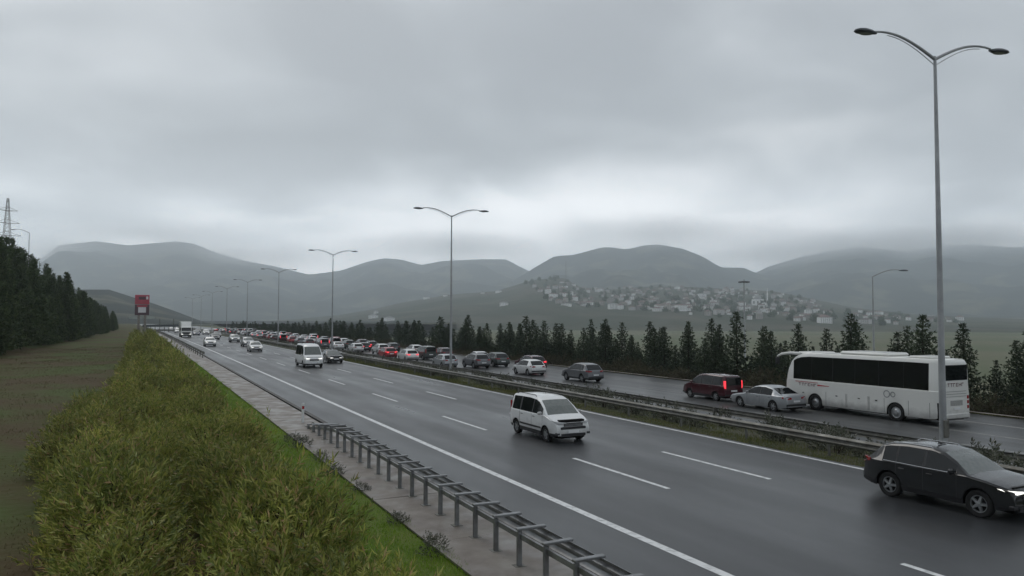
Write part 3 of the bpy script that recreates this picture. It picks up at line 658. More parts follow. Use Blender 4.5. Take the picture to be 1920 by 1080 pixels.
for k, (kd, pc, X, y) in enumerate([('suv','white',12.3,262),('sedan','grey',18.6,205),('hatch','white',18.7,238),('mpv','silver',15.2,275),('sedan','black',18.8,268),('hatch','silver',12.0,300),('sedan','white',15.4,318),('suv','grey',18.9,306)]):
    car('oncoming_car', kd, pc, X, y, 0, False, 'tiny oncoming car at the far end of the near carriageway', 'car', 'tiny far oncoming cars', detail=0)
def truck(X, y):
    t = thing('box_truck', 'white lorry with a tall box body, farthest left on the motorway', 'truck', (X+cx(y), y, 0), math.pi)
    c_ = MB(); c_.prism([(4.9,.55),(5.0,.9),(4.95,1.6),(4.75,2.55),(4.45,2.75),(2.9,2.75),(2.9,.55)], -1.2, 1.2); c_.build('cab', M['buswhite'], t)
    MB().prism([(4.965,1.66),(4.78,2.48),(4.74,2.46),(4.93,1.64)], -1.08, 1.08).build('windscreen', M['glass'], t)
    MB().box(-.95, .95, 4.9, 5.03, .85, 1.35, .03).build('grille', M['plastic'], t); MB().box(-1.22, 1.22, 4.8, 5.06, .4, .72, .05).build('bumper', M['plastic'], t)
    MB().prism([(4.3,2.75),(3.4,3.75),(2.9,3.85),(2.9,2.75)], -1.1, 1.1).build('wind_deflector', M['buswhite'], t)
    MB().box(-1.27, 1.27, -5.0, 2.7, 1.1, 4.0, .04).build('box_body', M['buswhite'], t); MB().box(-.5, .5, -4.9, 4.6, .6, 1.05).build('chassis', M['under'], t)
    for s in (-1, 1):
        MB().box(min(s*.72, s*1.1), max(s*.72, s*1.1), 4.98, 5.08, .78, .92, .02).build('headlight', M['head'], t); MB().box(min(s*1.25, s*1.48), max(s*1.25, s*1.48), 4.35, 4.55, 1.7, 2.5, .04).build('mirror', M['plastic'], t)
        for yw in (3.9, -2.6, -3.8): MB().lathe_x([(-.13,.3),(-.14,.46),(.14,.46),(.13,.3)], 16, s*1.05, yw, .48).build('wheel', M['rubber'], t, True)
truck(11.2, 207)
# far carriageway (tail ends)
car('saloon_car', 'sedan', 'silver', 34.5, 33.7, B_, True, 'silver fastback saloon overlapping the front of the white coach', 'car', JAM, lit=False)
car('passenger_van', 'mpv', 'darkred', 35.35, 39.5, B_, True, 'dark maroon van with glowing tail lamps ahead of the silver saloon', 'van', JAM, scale=(1, .94, .95))
t, b = car('sport_utility_car', 'suv', 'grey', 35.1, 55.8, B_, True, 'dark grey sport utility car alone on an empty stretch left of the maroon van', 'car', JAM, lit=False)
car('estate_car', 'hatch', 'white', 34.45, 64.6, B_, True, 'white hatchback directly left of the lone grey sport utility car', 'car', JAM, lit=False)
car('saloon_car', 'suv', 'darkred', 37.5, 70.0, B_, True, 'dark car with a pale roof half hidden behind the white hatchback', 'car', JAM, detail=1)
car('sport_utility_car', 'suv', 'darkgreen', 36.9, 77.5, B_, True, 'dark green car just left of the white hatchback', 'car', JAM, lit=False, detail=1)
car('sport_utility_car', 'suv', 'grey', 33.8, 76.0, B_, True, 'dark car with a bright roof edge, second right of the middle lamp post', 'car', JAM, lit=False, detail=1)
car('hatchback_car', 'hatch', 'silver', 31.0, 78.4, B_, True, 'grey green hatchback right at the foot of the middle lamp post', 'car', JAM, lit=False, detail=1)
car('passenger_van', 'mpv', 'darkgreen', 34.6, 94.5, B_, True, 'grey green van just left of the middle lamp post', 'van', JAM, lit=False, detail=1)
car('hatchback_car', 'hatch', 'white', 31.5, 92.5, B_, True, 'white hatchback overlapping a red car left of the middle lamp post', 'car', JAM, detail=1)
car('hatchback_car', 'hatch', 'red', 31.2, 100.5, B_, True, 'bright red car in the queue next to a white hatchback', 'car', JAM, detail=1)
car('sport_utility_car', 'suv', 'white', 33.6, 111.8, B_, True, 'white sport utility car just left of the red car', 'car', JAM, lit=False, detail=1)
car('hatchback_car', 'hatch', 'white', 31.8, 119.5, B_, True, 'white hatchback second left of the red car', 'car', JAM, lit=False, detail=1)
car('saloon_car', 'sedan', 'white', 31.2, 130, B_, True, 'white saloon third left of the red car, right of the black oncoming saloon', 'car', JAM, lit=False, detail=1)
car('passenger_van', 'mpv', 'grey', 31.0, 140, B_, True, 'grey van behind the lamp post above the black oncoming saloon', 'van', JAM, detail=1)
rr = random.Random(3); kinds = ['sedan', 'hatch', 'suv', 'mpv', 'hatch', 'suv']; cols_ = ['white', 'grey', 'silver', 'red', 'black', 'darkgreen', 'white', 'silver', 'darkred']
names = {'sedan': 'saloon_car', 'hatch': 'hatchback_car', 'suv': 'sport_utility_car', 'mpv': 'passenger_van'}
for X, y0, y1, lane in ((30.6, 150, 330, 'nearest'), (34.2, 123, 330, 'middle'), (37.8, 84, 330, 'outermost')):
    y = y0
    while y < y1:
        kd, pc = rr.choice(kinds), rr.choice(cols_)
        if X < 31 and 165 < y < 215: pc = rr.choice(['red', 'red', 'darkred'])
        car(names[kd], kd, pc, X + rr.uniform(-.25, .25), y, B_, True, 'small distant %s car in the %s lane of the traffic jam' % ({'darkred': 'maroon', 'darkgreen': 'dark green'}.get(pc, pc), lane), 'car', 'distant cars of the traffic jam', detail=1 if y < 130 else 0, lit=rr.random() < .35)
        y += rr.uniform(7.5, 12.5)

# ---------------------------------------------------------------- guard rails
def w_beam(X, zc_, ys, flip=1, thick=.004, zoff=lambda y: 0.0):
    prof = [(0, -.155), (.035, -.135), (.075, -.09), (.075, -.065), (.02, -.02), (.02, .02), (.075, .065), (.075, .09), (.035, .135), (0, .155)]
    rings = []
    for y in ys:
        o = zoff(y); a = [(X + cx(y) + flip*p, y, zc_ + q + o) for p, q in prof]; b = [(X + cx(y) + flip*(p-.012), y, zc_ + q + o) for p, q in prof[::-1]]; rings.append(a+b)
    return MB().ring(rings)
POSTM = MB().box(-.05, .05, -.03, .03, 0, 1.0, .012).mesh('rail_post', M['galv'], False)
PLATEM = MB().box(-.11, .11, -.10, .10, 0, .02).mesh('post_foot', M['galv_dull'], False)
SPACM = MB().box(-.06, .56, -.055, .055, -.025, .025, .01).mesh('spacer_arm', M['galv'], False)
def frange(a, b, s):
    out = []; 
    while a < b: out.append(a); a += s
    return out + [b]
t = thing('guard_rail', 'grey steel guard rail on closely set posts along the concrete strip', 'guard rail', (6.55, 34, 0))
def drop(y): return -.62*smooth01((y-27.0)/7.2)
def lk(b, name, m, smooth=False):
    o = b.build(name, m, t, smooth); o.matrix_parent_inverse = Matrix.Translation((-6.55, -34, 0)); return o
lk(w_beam(7.02, .60, frange(3, 34, 1.03), 1, zoff=drop), 'beam', M['galv'])
lk(MB().ring([[(6.58+a, y, .62+drop(y)+c_) for a, c_ in ((-.02,-.05),(.03,-.05),(.03,.05),(-.02,.05))] for y in frange(3, 33.6, 1.03)]), 'rear_rail', M['galv'])
y = 3.4
while y < 33.6:
    h = .70 + drop(y)
    if h > .12:
        o = link('post', POSTM, t, (6.55-6.55, y-34, .06)); o.scale.z = h-.04; link('post_foot', PLATEM, o).scale.z = 1/max(.1, h-.04)
        s_ = link('spacer_arm', SPACM, t, (0, y-34, .06+h)); s_.rotation_euler.z = random.uniform(-.08, .05)
    y += 1.03
dm = thing('marker_post', 'thin white marker post where the near guard rail runs into the ground', 'post', (6.70, 34.25, .06))
MB().prism([(-.05, 0), (.05, 0), (.05, .80), (-.03, .90), (-.05, .88)], -.05, .05).build('post', M['paint'], dm); MB().box(-.052, .052, -.053, -.049, .62, .76).build('reflector', M['tail'], dm)
def long_rail(X, zf, y0, y1, flip, label, sp=4.0, m='galv_dull', ymax=160, name='guard_rail'):
    t = thing(name, label, 'guard rail', (X + cx(y0), y0, zf(X)))
    b = w_beam(X, zf(X)+.60, frange(y0, y1, 4.0), flip).build('beam', M[m], t); b.matrix_parent_inverse = Matrix.Translation((-X-cx(y0), -y0, -zf(X)))
    y = y0+.5
    while y < min(y1, ymax):
        o = link('post', POSTM, t, (cx(y)-cx(y0) - flip*.14, y-y0, -.05)); o.scale.z = .80; setmat(o, M[m])
        s_ = link('spacer', SPACM, t, (cx(y)-cx(y0) - flip*.10, y-y0, .60)); s_.scale = (.18*flip if flip > 0 else .18, .9, 3.4); setmat(s_, M[m])
        y += sp
    return t
mz = lambda X: ground_z(X, 30)
long_rail(21.75, mz, 2, 420, -1, 'dull steel guard rail along the grassy near edge of the median')
long_rail(27.55, mz, 2, 420, 1, 'dull steel guard rail along the far edge of the median, behind the lamp posts')
long_rail(7.05, lambda X: .05, 95, 300, 1, 'low guard rail along the hard shoulder far down the road', m='galv_dull', ymax=300)

# ---------------------------------------------------------------- lamp posts
def arm_pts(s, n=10):
    P = []
    for k in range(n+1):
        q = k/n; P.append((s*2.62*q, 0, .66*math.sin(q*math.pi*.60)/.95))
    return P
LM = {}
LM['pole'] = MB().lathe_z([(0,.17),(.02,.17),(.02,.125),(1.2,.12),(7,.09),(13.9,.052),(14.05,.05),(14.12,.03)], 14).mesh('pole', M['pole'], True)
LM['base'] = MB().lathe_z([(-.5,.32),(.06,.32),(.06,.28),(.09,.27)], 12).mesh('base', M['concrete'], False)
for s in (-1, 1):
    LM['arm', s] = MB().tube([(p[0], 0, 14.0+p[2]) for p in arm_pts(s)], [.055 - .002*k for k in range(11)], 8).mesh('arm', M['pole'], True)
    LM['rod', s] = MB().tube([(p[0], 0, 13.78 + p[2]*1.16 + .02*k/10) for k, p in enumerate(arm_pts(s)[:9])], .014, 6).mesh('rod', M['pole'], True)
    lum = MB(); rings = []
    for q, wd, ht in ((0,.05,.05),(.10,.09,.07),(.25,.15,.10),(.5,.19,.12),(.72,.17,.10),(.86,.10,.06),(.90,.03,.02)):
        rings.append([(s*(2.58+q), wd*math.cos(2*math.pi*k/12), 14.60 + (ht if math.sin(2*math.pi*k/12) > 0 else ht*.45)*math.sin(2*math.pi*k/12)) for k in range(12)])
    LM['head', s] = lum.ring(rings).mesh('luminaire', M['pole_dark'], True)
    LM['lens', s] = MB().add([(s*(2.58+.45+.26*math.cos(2*math.pi*k/14)), .13*math.sin(2*math.pi*k/14), 14.542) for k in range(14)], [tuple(range(14))]).mesh('lens', M['lens'])
LL = ['tallest double armed lamp post, in front of the white coach', 'double armed lamp post in mid picture behind the queue of cars', 'third double armed lamp post from the right, above the black oncoming saloon',
      'fourth double armed lamp post from the right, beyond the minibus', 'fifth lamp post from the right, thin and distant']
for k in range(9):
    y = 16.35 + 45.4*k; X = 25.0 + cx(y)
    t = thing('street_lamp', LL[k] if k < 5 else 'hair-thin double armed lamp post at the far end of the median', 'street lamp', (X, y, -.33), R(-9), 'lamp posts along the median')
    link('base', LM['base'], t); p_ = link('pole', LM['pole'], t)
    for s in (-1, 1): a = link('arm', LM['arm', s], t); link('brace_rod', LM['rod', s], a); h_ = link('luminaire', LM['head', s], t); link('lens', LM['lens', s], h_)
    t.scale.z = 14.36/14.05
    if k == 0: MB().box(-.11, .11, -.16, -.11, 1.0, 1.6, .02).build('service_door', M['galv_dull'], t)
def single_lamp(px, py, D, h, s, label):
    d = ray(px, py); d = d/math.hypot(d.x, d.y); x, y, z = d.x*D, d.y*D, CH + d.z*D
    t = thing('street_lamp', label, 'street lamp', (x, y, z-h)); sc_ = h/14.05
    o = link('pole', LM['pole'], t); o.scale.z = sc_
    for n_, k_ in (('arm', 'arm'), ('luminaire', 'head')): o = link(n_, LM[k_, s], t); o.location.z = h-14.0; o.rotation_euler.z = -YAW
single_lamp(1636, 519, 80, 11.5, 1, 'single armed lamp post behind the pines, above the coach')
single_lamp(55, 437, 162, 14.5, -1, 'single armed lamp post rising from the dark wood at the left edge')
# high mast
d = ray(1395, 524); d = d/math.hypot(d.x, d.y); D = 300; t = thing('high_mast_light', 'tall mast with a crown of floodlights standing behind the pines', 'light mast', (d.x*D, d.y*D, CH+d.z*D-32))
MB().lathe_z([(0,.45),(10,.36),(32,.2)], 12).build('mast', M['pole'], t, True); MB().lathe_z([(31.0,1.1),(31.1,1.3),(31.3,1.3),(31.4,1.1)], 16).build('ring', M['pole_dark'], t)
for k in range(8): a = 2*math.pi*k/8; MB().box(1.6*math.cos(a)-.4, 1.6*math.cos(a)+.4, 1.6*math.sin(a)-.4, 1.6*math.sin(a)+.4, 30.7, 31.3, .1).build('floodlight', M['pole_dark'], t)

# ---------------------------------------------------------------- far left: pylon, totem, fence
d = ray(15, 372); d = d/math.hypot(d.x, d.y); D = 430; zt = CH + d.z*D; t = thing('power_pylon', 'lattice power pylon rising behind the dark wood', 'pylon', (d.x*D, d.y*D, zt-48), .4)
def lat(b, z0, z1, w0, w1, n):
    for k in range(n):
        a, c_ = k/n, (k+1)/n; za, zb = z0+(z1-z0)*a, z0+(z1-z0)*c_; wa, wb = w0+(w1-w0)*a, w0+(w1-w0)*c_
        for s in range(4):
            p = [(-1,-1),(1,-1),(1,1),(-1,1)]; A, B2 = p[s], p[(s+1) % 4]
            b.tube([(A[0]*wa, A[1]*wa, za), (A[0]*wb, A[1]*wb, zb)], .10, 4); b.tube([(A[0]*wa, A[1]*wa, za), (B2[0]*wb, B2[1]*wb, zb)], .05, 4); b.tube([(B2[0]*wa, B2[1]*wa, za), (A[0]*wb, A[1]*wb, zb)], .05, 4); b.tube([(A[0]*wb, A[1]*wb, zb), (B2[0]*wb, B2[1]*wb, zb)], .05, 4)
b = MB(); lat(b, 0, 26, 4, 1.6, 6); lat(b, 26, 48, 1.6, .35, 7); b.build('lattice_tower', M['galv_dull'], t)
for z_, w_ in ((30, 6), (36, 5.2), (42, 4.2)):
    b = MB()
    for s in (-1, 1): b.tube([(0, -.8, z_), (s*w_, 0, z_+.3)], .09, 4); b.tube([(0, .8, z_), (s*w_, 0, z_+.3)], .09, 4); b.tube([(0, 0, z_+2), (s*w_, 0, z_+.3)], .07, 4)
    b.build('cross_arm', M['galv_dull'], t)
D = 262; d = ray(267, 553); d = d/math.hypot(d.x, d.y); zt = CH + d.z*D; t = thing('sign_totem', 'tall red and white sign tower at the end of the hedge', 'sign', (d.x*D, d.y*D, 0.2))
redm = mat('sign_red', (.42, .03, .06), .5, noise=(.8, (.32, .025, .05), 3)); whitem = mat('sign_white', (.62, .60, .62), .5); darkm = mat('sign_dark', (.06, .018, .03), .5)
zt -= .2
MB().box(-2.05, 2.05, -.5, .5, zt-3.0, zt, .06).build('upper_panel', redm, t); MB().box(-2.05, 2.05, -.44, .44, zt-6.4, zt-3.12, .05).build('lower_panel', darkm, t)
MB().box(-1.0, 1.0, -.55, -.50, zt-1.5, zt-.6).build('dark_mark', darkm, t); MB().box(1.1, 1.7, -.55, -.50, zt-1.4, zt-.5).build('white_mark', whitem, t)
MB().box(-1.1, 1.1, -.50, -.45, zt-5.6, zt-3.9).build('white_panel', whitem, t); MB().box(-1.5, 1.5, -.50, -.45, zt-3.8, zt-3.3).build('red_band', redm, t)
for s in (-1, 1): MB().box(s*.9-.35, s*.9+.35, -.3, .3, 0, zt-6.4).build('post', M['concrete'], t)
for s in (-1, 1): MB().prism([(-.2, zt-7.6), (.2, zt-7.6), (.2, zt-6.9), (-.2, zt-6.9)], min(s*1.3, s*3.6), max(s*1.3, s*3.6)).build('side_board', mat('board_grey', (.35, .38, .36), .6), t)
t = thing('roadside_fence', 'grey fence with a dark top bar between the sign tower and the truck', 'fence', (2.2, 285, .1))
for k in range(9): MB().box(k*1.45-.12, k*1.45+.12, -.1, .1, 0, 2.55 + (2.0 if k in (3, 6) else 0)).build('post', M['galv_dull'], t)
MB().box(-1.0, 12.4, -.25, -.12, 1.75, 2.5).build('top_bar', mat('fence_bar', (.07, .08, .085), .7), t); MB().box(-1.0, 12.4, -.2, -.12, .3, .9).build('rail', M['galv_dull'], t)
# gliding bird
d = ray(1431, 493); d = d/math.hypot(d.x, d.y); D = 150; t = thing('bird', 'tiny dark bird gliding below the clouds left of the tall lamp post', 'bird', (d.x*D, d.y*D, CH+d.z*D), .9)
b = MB(); b.lathe_x([(-.22,.01),(-.12,.05),(.05,.06),(.16,.04),(.22,.01)], 8); 
for s in (-1, 1): b.add([(.06, 0, .02), (-.06, 0, .02), (-.08, s*.28, .10), (.02, s*.3, .11), (-.10, s*.55, .05)], [(0,1,2,3),(3,2,4)])
b.build('body', M['pole_dark'], t, True)

# ---------------------------------------------------------------- foliage
def leafmat(name, stops, trans=.25, rough=.55, objvar=.12):
    if name in MATS: return MATS[name]
    mt = bpy.data.materials.new(name); mt.use_nodes = True; t = mt.node_tree; b = t.nodes['Principled BSDF']
    geo = t.nodes.new('ShaderNodeNewGeometry'); c = ramp_n(t, geo.outputs['Random Per Island'], stops)
    n = t.nodes.new('ShaderNodeTexNoise'); n.inputs['Scale'].default_value = .45; n.inputs['Detail'].default_value = 3; t.links.new(geo.outputs['Position'], n.inputs['Vector'])
    oi = t.nodes.new('ShaderNodeObjectInfo'); hs = t.nodes.new('ShaderNodeHueSaturation')
    v_ = math_n(t, 'MULTIPLY_ADD', oi.outputs['Random'], objvar*2, 1-objvar); v_ = math_n(t, 'MULTIPLY', v_, math_n(t, 'MULTIPLY_ADD', n.outputs[0], 1.3, .35))
    t.links.new(v_, hs.inputs['Value']); t.links.new(c, hs.inputs['Color'])
    t.links.new(math_n(t, 'MULTIPLY_ADD', n.outputs[0], -.06, .53), hs.inputs['Hue'])
    t.links.new(hs.outputs[0], b.inputs['Base Color']); b.inputs['Roughness'].default_value = rough; b.inputs['Specular IOR Level'].default_value = .35
    tr = t.nodes.new('ShaderNodeBsdfTranslucent'); t.links.new(hs.outputs[0], tr.inputs[0]); ms = t.nodes.new('ShaderNodeMixShader'); ms.inputs[0].default_value = trans
    t.links.new(b.outputs[0], ms.inputs[1]); t.links.new(tr.outputs[0], ms.inputs[2]); t.links.new(ms.outputs[0], t.nodes['Material Output'].inputs[0])
    MATS[name] = mt; return mt
M['oleander'] = leafmat('oleander_leaf', [(0, (.090, .125, .028)), (.3, (.170, .205, .044)), (.62, (.265, .285, .062)), (.88, (.36, .345, .105)), (.95, (.31, .23, .11)), (1, (.40, .26, .13))], .3, .5, .28)
M['grassm'] = leafmat('grass_blade', [(0, (0.103, 0.206, 0.017)), (.6, (0.166, 0.289, 0.025)), (1, (0.248, 0.331, 0.041))], .35)
M['meadowm'] = leafmat('meadow_grass', [(0, (0.069, 0.081, 0.021)), (.5, (0.098, 0.081, 0.034)), (1, (0.127, 0.098, 0.052))], .3)
M['medgrass'] = leafmat('median_grass', [(0, (0.065, 0.085, 0.018)), (.6, (0.111, 0.124, 0.029)), (1, (0.182, 0.169, 0.065))], .3)
M['pine'] = leafmat('pine_needles', [(0, (0.022, 0.034, 0.018)), (.6, (0.037, 0.056, 0.031)), (1, (0.062, 0.081, 0.040))], .12, .7, .2)
M['pine_left'] = leafmat('fir_needles', [(0, (0.034, 0.057, 0.022)), (.6, (0.057, 0.087, 0.032)), (1, (0.084, 0.118, 0.043))], .12, .7, .2)
M['dry'] = leafmat('dry_brush', [(0, (0.060, 0.054, 0.033)), (.5, (0.090, 0.078, 0.051)), (1, (0.075, 0.087, 0.042))], .15, .8, .2)
M['medbush'] = leafmat('median_bush_leaf', [(0, (0.042, 0.052, 0.029)), (.5, (0.078, 0.088, 0.058)), (.9, (0.130, 0.130, 0.104)), (1, (0.286, 0.273, 0.234))], .2, .6, .2)
M['bark'] = mat('bark', (.045, .034, .024), .9, .2, noise=(9, (.025, .02, .015), 4))
def unit(v_): return v_/np.maximum(1e-9, np.linalg.norm(v_, axis=1, keepdims=True))
def leaves(base, dirs, length, width, fold=.25, mid=.45):
    """one pointed, slightly folded leaf (4 vertices) for each base/direction pair"""
    n = len(base); d = unit(dirs); rnd = RNG.normal(size=(n, 3)); side = unit(np.cross(d, rnd)); up = np.cross(side, d)
    L_ = np.broadcast_to(length, (n,))[:, None]; w_ = np.broadcast_to(width, (n,))[:, None]
    tip = base + d*L_ - up*L_*.12; mp = base + d*L_*mid + up*L_*.05
    V = np.stack([base, mp + side*w_*.5, tip, mp - side*w_*.5], 1).reshape(-1, 3); i = np.arange(n)[:, None]*4
    return V, np.concatenate([i, i+1, i+2, i+3], 1)
def blades(pos, h, w_, lean=.35):
    n = len(pos); a = RNG.uniform(0, 2*np.pi, n); s = np.stack([np.cos(a), np.sin(a), np.zeros(n)], 1); b = RNG.normal(size=(n, 3))*lean; b[:, 2] = 1; b = unit(b)
    h = h[:, None]; V = np.stack([pos - s*w_*.5, pos + s*w_*.5, pos + b*h], 1).reshape(-1, 3); i = np.arange(n)[:, None]*3
    return V, np.concatenate([i, i+1, i+2], 1)
def shrub_mesh(name, seed, rx, ry, h, shoots, per, leaf, m, width=.19, upright=.75, reach=.34):
    """rounded bush of leafy shoots that end near a lumpy dome"""
    r = np.random.default_rng(seed); a = r.uniform(0, 2*np.pi, shoots); el = np.arcsin(r.uniform(.0, 1, shoots)); k = r.uniform(.55, 1.0, shoots)**.55*(1+.16*r.normal(size=shoots))
    tip = np.stack([rx*np.cos(a)*np.cos(el)*k, ry*np.sin(a)*np.cos(el)*k, h*(.12+.88*np.sin(el)*k)], 1)
    sd_ = unit(np.stack([np.cos(a)*np.cos(el)*.8, np.sin(a)*np.cos(el)*.8, np.full(shoots, upright)], 1) + .3*r.normal(size=(shoots, 3)))
    t_ = np.tile(np.linspace(0, 1, per), shoots); s = np.repeat(np.arange(shoots), per); b = tip[s] - sd_[s]*(reach*(1-t_))[:, None]
    rnd = r.normal(size=(len(s), 3)); rad = unit(rnd - (rnd*sd_[s]).sum(1, keepdims=True)*sd_[s]); ang = .35 + .75*(1-t_)
    d = sd_[s]*np.cos(ang)[:, None] + rad*np.sin(ang)[:, None]
    V, F = leaves(b, d, leaf*r.uniform(.7, 1.25, len(s)), leaf*width*r.uniform(.8, 1.2, len(s))); return raw_mesh(name, V, F, m)
def stem_mesh(h, r, n, seed):
    b = MB(); q = random.Random(seed)
    for k in range(n):
        a = q.uniform(0, 6.28); e = r*q.uniform(.2, .8); b.tube([(.08*math.cos(a), .08*math.sin(a), 0), (e*.5*math.cos(a), e*.5*math.sin(a), h*.45), (e*math.cos(a), e*math.sin(a), h*.85)], [.022, .016, .008], 5)
    return b.mesh('stems', M['bark'])
def plant(name, label, cat, group, meshes, stem, x, y, z, sc_, rz, lname='foliage', sname='stems'):
    t = thing(name, label, cat, (x, y, z), rz, group, sc_); link(lname, meshes, t)
    if stem is not None: link(sname, stem, t)
    return t
OL = [shrub_mesh('oleander', 20+k, .95, .95, 1.45, 300, 15, .135, M['oleander']) for k in range(5)]; OS = stem_mesh(1.3, .8, 9, 2)
OLF = [shrub_mesh('oleander_far', 40+k, 1.0, 1.1, 1.45, 120, 11, .19, M['oleander'], .24) for k in range(3)]
rr = random.Random(21)
# the double row of oleanders between meadow and grass strip
def hedge(Xf, y0, y1, label):
    y = y0
    while y < y1:
        far = y > 48; X = Xf(y) + rr.uniform(-.18, .18); me = rr.choice(OLF if far else OL)
        s = rr.uniform(.80, 1.18)*(1.12 if far else 1); plant('oleander_bush', label, 'bush', 'oleander bushes of the double hedge', me, None if far else OS, X+cx(y), y, gz(X, y)-.05, (s, s, s*rr.uniform(.72, 1.22)), rr.uniform(0, 6.28)); y += rr.uniform(.95, 1.4) if not far else rr.uniform(2.6, 3.6)
hedge(lambda y: -.1 - .9*smooth01((y-11)/10) + .8*smooth01((y-33)/12), 6.5, 48, 'olive green oleander bush in the dense hedge on the left, meadow side row')
hedge(lambda y: 1.1, 6.0, 12.0, 'olive green oleander bush filling the middle of the dense hedge')
hedge(lambda y: -.12, 12.0, 21, 'olive green oleander bush beside the narrow dark gap in the hedge')
hedge(lambda y: .45, 20.5, 48, 'olive green oleander bush filling the middle of the dense hedge')
hedge(lambda y: 1.85 - .15*math.sin(y*.3), 5.6, 48, 'olive green oleander bush in the dense hedge on the left, road side row')
hedge(lambda y: 2.42 - .25*math.sin(y*.45), 9, 48, 'olive green oleander bush at the grass edge of the dense hedge')
hedge(lambda y: -1.7, 25, 37, 'olive green oleander bush at the outer meadow edge of the dense hedge')
for Xo, ya, yb in ((-.1, 49, 190), (2.6, 49, 190)): hedge(lambda y: Xo, ya, yb, 'distant oleander bush where the hedge narrows towards the sign tower')

# conifers
def conifer_mesh(name, seed, H, Rb, whorls, nb, tufts, m, tuft=.30, skirt=.04, droop=.12, power=.85, up=.35):
    r = np.random.default_rng(seed); P = []; Dr = []; Ln = []
    for k in range(whorls):
        q = k/(whorls-1); z = H*(skirt + (1-skirt)*q**.92); R_ = Rb*(1-q)**power*(.82+.36*r.random()) + .05
        for j in range(nb):
            if r.random() < .10: continue
            a = 2*np.pi*(j+r.random()*.8)/nb + k*.7; ln = R_*(.62+.5*r.random()); n = max(2, int(tufts*(.25+.75*ln/Rb)))
            s = np.linspace(.18, 1, n); zz = z + ln*(-droop*s + up*s*s) + .04*r.normal(size=n)
            c_ = np.stack([np.cos(a)*ln*s, np.sin(a)*ln*s, zz], 1) + .05*Rb*r.normal(size=(n, 3))*np.array([1, 1, .5])
            for rep in range(4):
                dd = np.stack([np.cos(a)*np.ones(n), np.sin(a)*np.ones(n), .35*np.ones(n)], 1) + .75*r.normal(size=(n, 3)); P.append(c_); Dr.append(dd); Ln.append(tuft*(.7+.6*r.random(n))*(.6+.4*(1-q)))
    top = np.array([[0, 0, H*.93 + .05*H*i/6] for i in range(7)]); P.append(top); Dr.append(np.tile([0, 0, 1.], (7, 1)) + .35*r.normal(size=(7, 3))); Ln.append(np.full(7, tuft*.9))
    P = np.concatenate(P); Dr = np.concatenate(Dr); Ln = np.concatenate(Ln); V, F = leaves(P, Dr, Ln, Ln*.34); return raw_mesh(name, V, F, m)
def trunk_mesh(H, r): return MB().tube([(0, 0, -.3), (.03, .02, H*.4), (0, 0, H*.95)], [r, r*.6, .015], 8).mesh('trunk', M['bark'], True)
PN = [conifer_mesh('pine', 60+k, 5.4, 1.75*(.85+.1*k), 19, 8, 9, M['pine'], .30, power=1.0, up=.45) for k in range(4)]; PT = trunk_mesh(5.4, .10)
PF = [conifer_mesh('pine_far', 70+k, 5.4, 1.7, 14, 7, 5, M['pine'], .5) for k in range(3)]
FR = [conifer_mesh('fir', 80+k, 12, 2.7, 34, 9, 8, M['pine_left'], .55, skirt=.02) for k in range(3)]; FT = trunk_mesh(12, .18)
y = 8.0
while y < 420:
    for row in range(3):
        if row and rr.random() < .2: continue
        if row == 0 and (62 < y < 64.5): continue
        X = 47.2 + row*2.6 + rr.uniform(-.8, .8); s = rr.uniform(.58, 1.18)*(.92 if row else 1)*(1.04 - .25*smooth01((y-120)/200)); far = y > 120
        hid = 'young dark pine at the front of the row beyond the far carriageway' if row == 0 else 'young dark pine standing behind the front row beyond the far carriageway'
        if y > 120: hid = 'distant dark pine in the row beyond the queue of cars'
        plant('pine_tree', hid, 'tree', 'dark pines beyond the far carriageway', rr.choice(PF if far else PN), None if far else PT, X+cx(y), y+rr.uniform(-.8, .8), gz(X+cx(y), y)-.1, (s*rr.uniform(.85, 1.15), s*rr.uniform(.85, 1.15), s), rr.uniform(0, 6.28), 'crown', 'trunk')
    y += rr.uniform(2.0, 3.3) if y < 120 else rr.uniform(3.4, 5.2)
y = 96.0
while y < 400:
    f = interp(FRONT, y); H_ = interp([(96, 1.14), (120, 1.08), (160, .98), (220, .72), (300, .50), (400, .5)], y)
    for row in range(3):
        X = f - .8 - row*3.4 + rr.uniform(-.9, .9)
        if X > -.165*y - 9 or row < 2:
            s = H_*rr.uniform(.66, 1.18); plant('fir_tree', 'tall dark fir in the dense wood at the left edge of the meadow', 'tree', 'dark firs of the left-hand wood', rr.choice(FR), FT, X+cx(y), y+rr.uniform(-.9, .9), gz(X+cx(y), y)-.15, (s*.92, s*.92, s), rr.uniform(0, 6.28), 'crown', 'trunk')
    y += rr.uniform(3.0, 4.4) if y < 220 else rr.uniform(4, 5.6)

# brush on the far verge and bushes in the median
DB = [shrub_mesh('brush', 100+k, 1.2, 1.4, 1.25, 150, 9, .22, M['dry'], .22, 1.0, .45) for k in range(3)]; DS = stem_mesh(1.0, .9, 7, 5)
y = 12.0
while y < 260:
    for X in (44.9, 46.0):
        s = rr.uniform(.75, 1.25); plant('brush_bush', 'brownish dry brush on the bank between the far carriageway and the pines', 'bush', 'dry brush below the pines', rr.choice(DB), DS if y < 80 else None, X+cx(y)+rr.uniform(-.3, .3), y+rr.uniform(-.5, .5), gz(X+cx(y), y)-.05, (s, s, s*rr.uniform(.7, 1.1)*(.75 if X < 45.5 else 1.15)), rr.uniform(0, 6.28))
    y += rr.uniform(1.7, 2.6) if y < 120 else rr.uniform(3, 4)
MBU = [shrub_mesh('median_bush', 120+k,   .55, .65, .85, 90, 9, .10, M['medbush'], .30, .9, .2) for k in range(4)]; MS = stem_mesh(.5, .4, 6, 8)
y = 9.0
